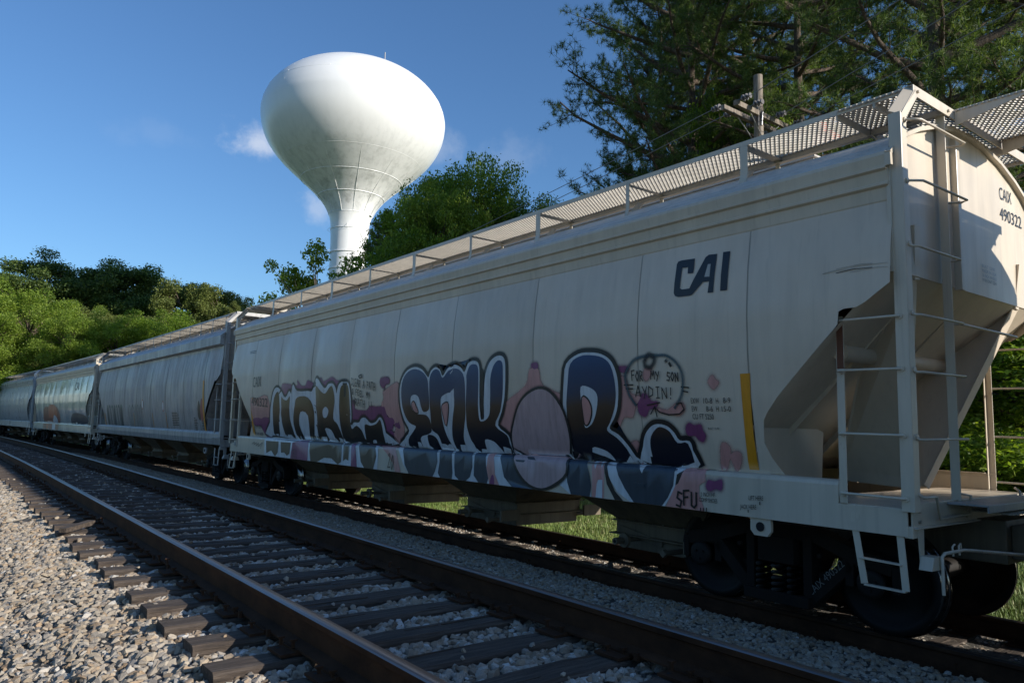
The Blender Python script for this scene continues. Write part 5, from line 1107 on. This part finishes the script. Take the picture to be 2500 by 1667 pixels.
def pine(seed, H, bare, Rm, ntuft_per, leaf_m, needle=.26, limbs=46, cone=False, nn=13, base_r=.30):
    r2 = random.Random(seed); rg = np.random.default_rng(seed); b = MB(); tp = [Vector((0, 0, 0))]; d = Vector((0, 0, 1))
    for i in range(12): d = (d + Vector((r2.gauss(0, .022), r2.gauss(0, .022), .12))).normalized(); tp.append(tp[-1] + d * H / 12)
    b.tube(tp, [base_r * (1 - i / 12.6) for i in range(13)], 12)
    tips = []
    for k in range(limbs):
        t = bare + (1 - bare) * ((k + r2.random()) / limbs); z = t * H; i = min(11, int(t * 12)); base = tp[i].lerp(tp[i + 1], t * 12 - i)
        s = (t - bare) / (1 - bare); L = Rm * (math.sin(math.pi * min(1, .22 + s * .80)) ** .7) * r2.uniform(.55, 1.1) * (1.0 if s < .8 else .8)
        az = k * 2.4 + r2.uniform(-.6, .6); p = limb_path(base, az, r2.uniform(-.12, .35) + s * .35, L, r2, .10, .12, 7)
        r0 = .03 + .018 * L; b.tube(p, [r0 * (1 - j / 8) + .008 for j in range(8)], 6, 0, False)
        for j in range(2, 8):
            for m_ in range(3 if j < 6 else 4):
                aa = az + r2.choice((-1, 1)) * r2.uniform(.35, 1.2); LL = L * r2.uniform(.10, .26) + .3
                q = limb_path(p[j].lerp(p[j - 1], r2.random()), aa, r2.uniform(-.1, .6), LL, r2, .16, .2, 3); b.tube(q, [.016, .012, .008, .005], 4, 0, False)
                for _ in range(ntuft_per):
                    e = q[-1].lerp(q[1], r2.random() ** 1.6); tips.append((e.x + r2.gauss(0, .10), e.y + r2.gauss(0, .10), e.z + r2.gauss(0, .07)))
    T = np.array(tips); n = len(T); P = np.repeat(T, nn, 0); N_ = len(P)
    dd = rg.normal(size=(N_, 3)); dd[:, 2] += .45; dd /= np.linalg.norm(dd, axis=1)[:, None]
    e = rg.normal(size=(N_, 3)); e -= dd * (e * dd).sum(1)[:, None]; e /= np.linalg.norm(e, axis=1)[:, None]
    L = (needle * rg.uniform(.7, 1.15, N_))[:, None]; wd = .0095 * needle / .26
    V = np.stack([P - e * wd, P + e * wd, P + dd * L], 1).reshape(-1, 3)
    return b.mesh('trunk', bark), npmesh('crown', V, np.arange(3 * N_).reshape(-1, 3), leaf_m)
def place(tmpl, name, loc, rz, sc, label, cat='tree', group=None):
    r_ = empty(name, loc, rz); r_.scale = (sc if isinstance(sc, tuple) else (sc,) * 3); tag(r_, label, cat, group)
    link('trunk', tmpl[0], r_); link('crown', tmpl[1], r_); return r_
def polar(az, d): return (d * math.sin(R_(az)), d * math.cos(R_(az)))

PN1 = pine(11, 25, .30, 6.0, 8, LM['pine'], .27, 60, nn=19, base_r=.42)
PN2 = pine(23, 24, .42, 5.4, 6, LM['pine'], .26, 50, nn=17, base_r=.36)
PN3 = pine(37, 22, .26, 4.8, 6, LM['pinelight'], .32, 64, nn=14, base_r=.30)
BL1 = broadleaf(5, 13, 4.6, 2.0, 46000, .20, bark, LM['mid'], 34)
BL2 = broadleaf(6, 12, 4.4, 1.2, 42000, .21, bark2, LM['bright'], 34)
BL3 = broadleaf(8, 11, 4.0, 1.5, 36000, .19, bark, LM['olive'], 30)
BL4 = broadleaf(9, 6.5, 2.3, .5, 26000, .125, bark2, LM['mid'], 34)
BL5 = broadleaf(41, 13, 4.9, 2.0, 80000, .17, bark, LM['mid'], 46)
BL6 = broadleaf(43, 13, 4.6, 2.5, 60000, .16, bark, LM['bright'], 46)
FP1 = broadleaf(15, 19, 5.8, 5.0, 90000, .24, bark, LM['pine'], 54)
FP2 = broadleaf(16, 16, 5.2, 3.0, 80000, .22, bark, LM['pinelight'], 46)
GPN = 'tall pines behind the near end of the train'; GF = 'wood at the far left beyond the train'
def at(az, d, z=-.5): x, y = polar(az, d); return (x, y, z)
place(PN1, 'pine_tree', at(51.4, 31), .4, 1.0, 'tallest dark pine with wide low limbs, left of the utility pole', 'pine tree', GPN)
place(PN1, 'pine_tree', at(67.4, 24), 2.2, (.90, .90, 1.05), 'thick trunked dark pine above the ladder corner of the nearest car', 'pine tree', GPN)
place(PN2, 'pine_tree', at(59.1, 30), 1.2, 1.08, 'slender pine right of the utility pole', 'pine tree', GPN)
place(PN2, 'pine_tree', at(55.4, 41), 3.9, 1.25, 'pine filling the gap behind the utility pole crossarms', 'pine tree', GPN)
place(PN2, 'pine_tree', at(73.5, 27), 5.0, .95, 'pine at the right edge of the photo above the roof platform', 'pine tree', GPN)
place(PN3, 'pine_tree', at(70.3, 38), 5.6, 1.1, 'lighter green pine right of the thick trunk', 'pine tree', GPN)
place(PN1, 'pine_tree', at(48.8, 37), 5.0, (.72, .72, 1.05), 'dark pine at the left edge of the pine group', 'pine tree', GPN)
place(PN2, 'pine_tree', at(63.4, 37), 2.7, 1.12, 'dark pine crowding between the two right hand trunks', 'pine tree', GPN)
place(PN1, 'pine_tree', at(52.8, 39), 3.3, (.85, .85, 1.12), 'dark pine directly behind the tallest pine', 'pine tree', GPN)
# vine and broadleaf growth among the pine trunks
place(BL1, 'broadleaf_tree', at(54.8, 31), .3, (.62, .62, 1.20), 'leafy tree climbing between the pine trunks near the pole', 'tree', GPN)
place(BL2, 'broadleaf_tree', at(59.6, 33), 1.3, (.5, .5, 1.1), 'yellow green leafy tree low between the pines over the walkway', 'tree', GPN)
# the tree beside the water tower
place(BL5, 'broadleaf_tree', at(30.6, 37.5), 2.4, (.76, .76, 1.03), 'full green tree overlapping the right side of the water tower', 'tree', 'trees beside the water tower')
place(BL6, 'broadleaf_tree', at(31.8, 36), 2.9, (.62, .62, 1.0), 'brighter green crown leaning in front of the tree at the tower', 'tree', 'trees beside the water tower')
place(PN3, 'pine_tree', at(26.8, 39), 1.0, (.5, .5, .60), 'small pine peeking out left of the green tree, against the tower stem', 'pine tree', 'trees beside the water tower')
place(BL5, 'broadleaf_tree', at(34.4, 39), 4.0, (.74, .74, 1.16), 'dense crown right of the tree at the tower', 'tree', 'trees beside the water tower')
place(BL6, 'broadleaf_tree', at(38.2, 41), 1.0, (.72, .72, 1.12), 'lighter feathery tree sloping down to the walkway', 'tree', 'trees beside the water tower')
place(BL5, 'broadleaf_tree', at(41.4, 43), 2.0, (.62, .62, 1.04), 'last green crown below the low limbs of the tallest pine', 'tree', 'trees beside the water tower')
place(BL4, 'broadleaf_tree', at(22.8, 34), 1.0, (1.1, 1.1, 1.40), 'young green tree at the foot of the tower stem', 'tree', 'trees beside the water tower')
place(BL4, 'broadleaf_tree', at(19.6, 33), 4.0, (.6, .6, 1.0), 'small leafy sapling sticking up over the walkway end, left of the tower', 'tree', 'trees beside the water tower')
# left wood
place(BL6, 'broadleaf_tree', at(4.2, 78), .2, (1.05, 1.05, .97), 'brightest yellow green tree at the left edge over the train', 'tree', GF)
place(BL6, 'broadleaf_tree', at(1.6, 74), 1.9, (.95, .95, .80), 'bright green bushy tree cut by the left edge of the photo', 'tree', GF)
place(BL6, 'broadleaf_tree', at(7.2, 72), 3.0, (.70, .70, .78), 'narrow sunlit green tree right of the brightest one', 'tree', GF)
place(FP2, 'pine_tree', at(7.2, 92), .5, (1.0, 1.0, .84), 'olive pine with rounded clumps behind the bright green trees', 'pine tree', GF)
place(FP1, 'pine_tree', at(6.6, 112), 1.5, (1.45, 1.45, 1.12), 'highest dark pine crown of the far wood', 'pine tree', GF)
place(FP1, 'pine_tree', at(9.3, 112), 3.5, (1.4, 1.4, 1.10), 'dark pine just right of the highest one', 'pine tree', GF)
place(FP1, 'pine_tree', at(11.6, 110), 5.5, (1.25, 1.25, 1.03), 'dark pine in the middle of the far wood', 'pine tree', GF)
place(FP1, 'pine_tree', at(4.4, 108), 2.5, (1.2, 1.2, .96), 'dark pine crown left of the highest one', 'pine tree', GF)
place(FP2, 'pine_tree', at(2.4, 105), 4.5, (1.0, 1.0, .92), 'dull green pine behind the trees at the left edge', 'pine tree', GF)
place(FP2, 'pine_tree', at(13.7, 96), 2.5, (.95, .95, 1.12), 'round topped light pine in the right half of the far wood', 'pine tree', GF)
place(FP2, 'pine_tree', at(15.8, 94), 3.3, (.85, .85, 1.07), 'light pine at the right end of the far wood', 'pine tree', GF)
place(PN3, 'pine_tree', at(17.1, 90), 5.3, (.62, .62, .70), 'small feathery pine where the far wood meets the sky', 'pine tree', GF)
place(FP2, 'pine_tree', at(10.2, 88), 1.1, (1.0, 1.0, .78), 'olive pine low in the centre of the far wood', 'pine tree', GF)
place(FP2, 'pine_tree', at(11.8, 93), 4.4, (1.0, 1.0, .82), 'olive pine crown filling the middle of the far wood', 'pine tree', GF)
place(FP2, 'pine_tree', at(5.0, 98), 2.4, (1.0, 1.0, .86), 'olive pine crown under the highest dark one', 'pine tree', GF)
place(BL5, 'broadleaf_tree', at(12.4, 74), 4.2, (1.02, 1.02, .83), 'rounded green oak over the third car', 'tree', GF)
place(BL5, 'broadleaf_tree', at(9.6, 72), 2.2, (.85, .85, .76), 'darker green oak left of the rounded one', 'tree', GF)
place(BL3, 'broadleaf_tree', at(15.6, 70), 3.2, (1.0, 1.0, .80), 'olive brown tree over the second car', 'tree', GF)
place(BL3, 'broadleaf_tree', at(17.6, 62), 1.2, (.7, .7, .60), 'small olive tree just above the roof of the second car', 'tree', GF)
# undergrowth at the right, seen under and behind the end of the nearest car
GU = 'undergrowth behind the near end of the car'
for k, (az, d, sc, tm, lb) in enumerate(((66.5, 24, .9, BL1, 'dark leafy bush seen left of the far ladder'), (70.5, 21, .8, BL1, 'sunlit bush seen right of the far ladder'), (73.5, 25, 1.0, BL2, 'bright bush at the right edge beyond the car end'), (68.6, 29, 1.0, BL3, 'olive thicket farther back behind the ladder'),
        (63.5, 27, .8, BL1, 'bush hidden mostly by the slope sheet of the car'), (76.5, 22, .9, BL1, 'thicket just outside the right edge'))):
    place(tm, 'bush', at(az, d, -1.6), k * 1.3, (sc, sc, sc * .62), lb, 'bush', GU)
for k, (x_, y_, sc) in enumerate(((-24, 6, 1.0), (-21, 16, .9), (-25, 27, 1.1), (-22, 38, .95), (-27, 50, 1.1), (-23, 62, 1.0), (-28, 76, 1.2), (-30, -6, 1.0))):
    place((BL1, BL3, PN2, BL2)[k % 4] if k % 4 != 2 else BL1, 'tree', (x_, y_, -.6), k * 1.7, (sc, sc, sc * .85), ['round', 'olive', 'tall', 'bright', 'spreading', 'low', 'broad', 'nearest'][k] + ' leafy tree on the open side of the line behind the camera', 'tree', 'trees on the open side of the line')
# ragged wood closing the view behind everything (one mass)
rg = np.random.default_rng(77); P = []
for az in np.arange(2, 78, 1.0):
    for k in range(2):
        d = rg.uniform(52, 58) if az > 20 else rg.uniform(118, 126); x, y = polar(az + rg.normal() * .3, d); hh = rg.uniform(3.2, 4.6) if az > 20 else rg.uniform(7, 11); n = 520
        if az > 42: hh *= 1.5
        u = rg.normal(size=(n, 3)); u /= np.linalg.norm(u, axis=1)[:, None]; P.append(np.array([x, y, hh * .45]) + u * (rg.uniform(.6, 1, n) ** .5)[:, None] * np.array([d * .018 + .6, d * .018 + .6, hh * .6]))
V, F = leaves(np.concatenate(P), .42, 5)
o = link('wood_edge', npmesh('wood_edge', V, F, LM['mid'])); tag(o, 'low leafy edge of the wood running behind the trees and the train', 'wood', kind='stuff')

# ================================================================== WATER TOWER
wm = mat('white_tank_paint', (.80, .80, .79), .32)
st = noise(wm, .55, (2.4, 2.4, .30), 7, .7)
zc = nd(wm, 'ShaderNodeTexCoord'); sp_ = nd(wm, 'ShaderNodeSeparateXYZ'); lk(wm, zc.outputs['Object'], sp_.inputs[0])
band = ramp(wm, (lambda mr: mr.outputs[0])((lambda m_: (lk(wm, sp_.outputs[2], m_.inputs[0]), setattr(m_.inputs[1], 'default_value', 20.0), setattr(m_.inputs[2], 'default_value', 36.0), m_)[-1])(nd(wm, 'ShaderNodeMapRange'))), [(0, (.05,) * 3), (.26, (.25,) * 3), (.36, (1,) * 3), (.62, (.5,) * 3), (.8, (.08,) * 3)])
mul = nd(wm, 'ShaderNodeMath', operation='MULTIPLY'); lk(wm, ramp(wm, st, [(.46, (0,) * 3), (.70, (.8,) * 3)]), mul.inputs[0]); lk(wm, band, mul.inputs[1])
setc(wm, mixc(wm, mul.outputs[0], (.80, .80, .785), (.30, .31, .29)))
tx, ty = polar(24.75, 82)
tower = empty('water_tower', (tx, ty, -.5), 0); tag(tower, 'white bulb shaped water tower rising behind the trees', 'water tower')
def ring(prof, name, seg=96):
    b = MB(); b.lathe([(z + .5, r) for r, z in prof], (0, 0, 0), 'z', seg); return b.build(name, wm, tower)
TP = [(2.25, -1), (2.02, 14), (2.0, 19.5), (2.02, 21.6), (2.06, 22.6)]
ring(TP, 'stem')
bowl = [(2.06, 22.602), (2.12, 23.3), (2.32, 24.1), (2.75, 25.0), (3.4, 25.9), (4.2, 26.75), (5.1, 27.55), (6.1, 28.45), (7.1, 29.35), (8.1, 30.35), (8.9, 31.4), (9.5, 32.5), (9.85, 33.6), (10.0, 34.8)]
for k in range(1, 15): a = math.pi / 2 * k / 14; bowl.append((10.0 * math.cos(a), 34.8 + 6.5 * math.sin(a)))
from bisect import bisect
def sm(pr, n=5):
    out = []
    for i in range(len(pr) - 1):
        p0 = pr[max(0, i - 1)]; p1 = pr[i]; p2 = pr[i + 1]; p3 = pr[min(len(pr) - 1, i + 2)]
        for j in range(n):
            t = j / n; out.append(tuple(max(.0, .5 * ((2 * b_) + (c_ - a_) * t + (2 * a_ - 5 * b_ + 4 * c_ - d_) * t * t + (3 * b_ - a_ - 3 * c_ + d_) * t ** 3)) for a_, b_, c_, d_ in zip(p0, p1, p2, p3)))
    out.append((0.0, pr[-1][1])); return out
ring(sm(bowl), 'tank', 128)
def rz_at(z):
    for (r0, z0), (r1, z1) in zip(bowl, bowl[1:]):
        if z0 <= z <= z1: return r0 + (r1 - r0) * (z - z0) / (z1 - z0)
    return 2.03
b = MB()                                                            # weld seams of the plating, a hair proud
for z in (24.2, 26.1, 27.9, 29.8, 31.8, 34.2, 36.9):
    r = rz_at(z) + .012; b.lathe([(z + .5 - .05, r - .03), (z + .5 - .03, r - .005), (z + .5 + .03, r + .003), (z + .5 + .05, r - .025)], (0, 0, 0), 'z', 128)
for k in range(12):
    a = k * math.pi / 6 + .2; pts = [((rz_at(z) + .008) * math.cos(a + (.0 if z < 30 else .13)), (rz_at(z) + .008) * math.sin(a + (.0 if z < 30 else .13)), z + .5) for z in (24.2, 25, 26, 27, 28, 29, 29.9)]; b.tube(pts, .022, 4, 0, False)
    pts = [((rz_at(z) + .010) * math.cos(a + .13), (rz_at(z) + .010) * math.sin(a + .13), z + .5) for z in (30, 31, 32, 33, 34, 35, 36, 37, 38, 39)]; b.tube(pts, .022, 4, 0, False)
b.build('weld_seam', wm, tower)
b = MB()
for z in (22.5, 19.9, 18.1, 14.8, 11.5):
    b.lathe([(z + .5 - .05, 2.03), (z + .5 - .04, 2.10), (z + .5 + .04, 2.10), (z + .5 + .05, 2.03)], (0, 0, 0), 'z', 64)
    for k in range(4):
        a = k * 1.57 + .5 + z; b.tube([(2.05 * math.cos(a), 2.05 * math.sin(a), z + .3), (2.45 * math.cos(a), 2.45 * math.sin(a), z + .5), (2.05 * math.cos(a), 2.05 * math.sin(a), z + .9)], .02, 5)
b.build('stem_band', wm, tower)
b = MB(); b.tube([(2.7, -1.25, 41.2), (2.7, -1.25, 44.0)], .06, 6); b.tube([(.2, 0, 41.7), (.2, 0, 42.0)], .15, 8); b.build('antenna', M['galv'], tower)

# ================================================================== UTILITY POLE AND WIRES
pm = mat('weathered_pole_wood', (.2, .165, .13), .9); setc(pm, ramp(pm, noise(pm, 6, (3, 3, .25), 7, .7), [(.3, (.07, .055, .045)), (.5, (.20, .165, .13)), (.75, (.36, .31, .26))])); bump(pm, noise(pm, 8, (4, 4, .3), 5), .8, .02)
por = mat('porcelain', (.16, .15, .15), .2)
px, py = polar(56.1, 20.4)
pole = empty('utility_pole', (px, py, -.5)); tag(pole, 'weathered wooden utility pole with double crossarms in front of the pines', 'utility pole')
ztop = 1.715 + 20.4 * math.tan(R_(25.18)) + .5
b = MB(); b.tube([(0, 0, 0), (0, 0, ztop * .5), (0, 0, ztop)], [.17, .145, .118], 18); b.build('pole', pm, pole)
za = 1.715 + 20.2 * math.tan(R_(22.5)) + .5
adir = Vector((1, .02, 0)).normalized(); sd_ = Vector((-.02, 1, 0))
def arm(c, half, z, side):
    b = MB(); o_ = sd_ * side; b.bar(Vector((0, 0, z)) + o_ - adir * half, Vector((0, 0, z)) + o_ + adir * half, .11, .14); return b.build('crossarm', pm, pole, bevel=.006)
arm(0, 1.34, za, -.19); arm(0, 1.34, za, .19)
b = MB()
for s in (-1, 1):
    for q in (-.19, .19): b.bar(adir * (.70 * s) + sd_ * q + Vector((0, 0, za - .05)), sd_ * q * .7 + Vector((0, 0, za - .62)), .03, .008)
b.build('crossarm_brace', M['galv'], pole)
def insul(p, d):
    b = MB(); d = Vector(d).normalized(); p = Vector(p)
    for k, r in enumerate((.03, .085, .035, .085, .035, .07)): b.tube([p + d * (.05 * k), p + d * (.05 * k + .03)], r, 14)
    b.tube([p - d * .12, p], .012, 6); return b.build('insulator', por, pole)
tips = {}
for nm_, ax in (('a', -1.24), ('b', -.70), ('c', .35), ('d', 1.2)):
    for s in (1, -1):
        p = adir * ax + sd_ * (.30 * s) + Vector((0, 0, za + .09)); insul(p, (0, s, .0)); tips[nm_, s] = p + Vector((0, .30 * s, 0)) + Vector((px, py, -.5))
b = MB(); b.tube([(-.30, -.28, za - .35), (-.28, -.30, za + .02)], .035, 8); b.bar((-.36, -.24, za - .36), (-.34, -.24, za + .05), .02, .05); b.build('fuse_cutout', por, pole)
b = MB(); b.tube([(.05, -.15, za + .1), (.3, -.3, za - .5), (.15, -.17, za - 1.4)], .008, 5); b.tube([(.5, -.2, za - .05), (.2, -.25, za - .35), (-.3, -.3, za - .3)], .008, 5); b.build('jumper_wire', M['wheel'], pole)
wire_m = mat('aluminium_wire', (.20, .20, .20), .5, .4)
def wire(p, q, sag, r, label):
    p, q = Vector(p), Vector(q); pts = [p.lerp(q, t) - Vector((0, 0, sag * 4 * t * (1 - t))) for t in [i / 24 for i in range(25)]]
    b = MB(); b.tube(pts, r, 6); o = b.build('power_line', wire_m); tag(o, label, 'power line', 'wires strung from the utility pole'); return o
L_ = [('a', (15.2, 44, 7.4)), ('b', (15.8, 44, 7.3)), ('d', (17.6, 44, 7.3))]
LBL = ['outermost wire running down left from the pole', 'second wire running down left from the pole', 'wire running down left from the far end of the crossarm']
for (k, e), lb in zip(L_, LBL): wire(tips[k, 1], e, .25, .011, lb)
RB = ['highest wire rising right from the pole across the pines', 'middle wire rising right from the pole across the pines', 'lowest wire rising right behind the ladder corner']
for (k, e), lb in zip([('a', (16.6, -12, 16.6)), ('c', (17.4, -12, 16.2)), ('d', (18.2, -12, 14.9))], RB): wire(tips[k, -1], e, .2, .011, lb)
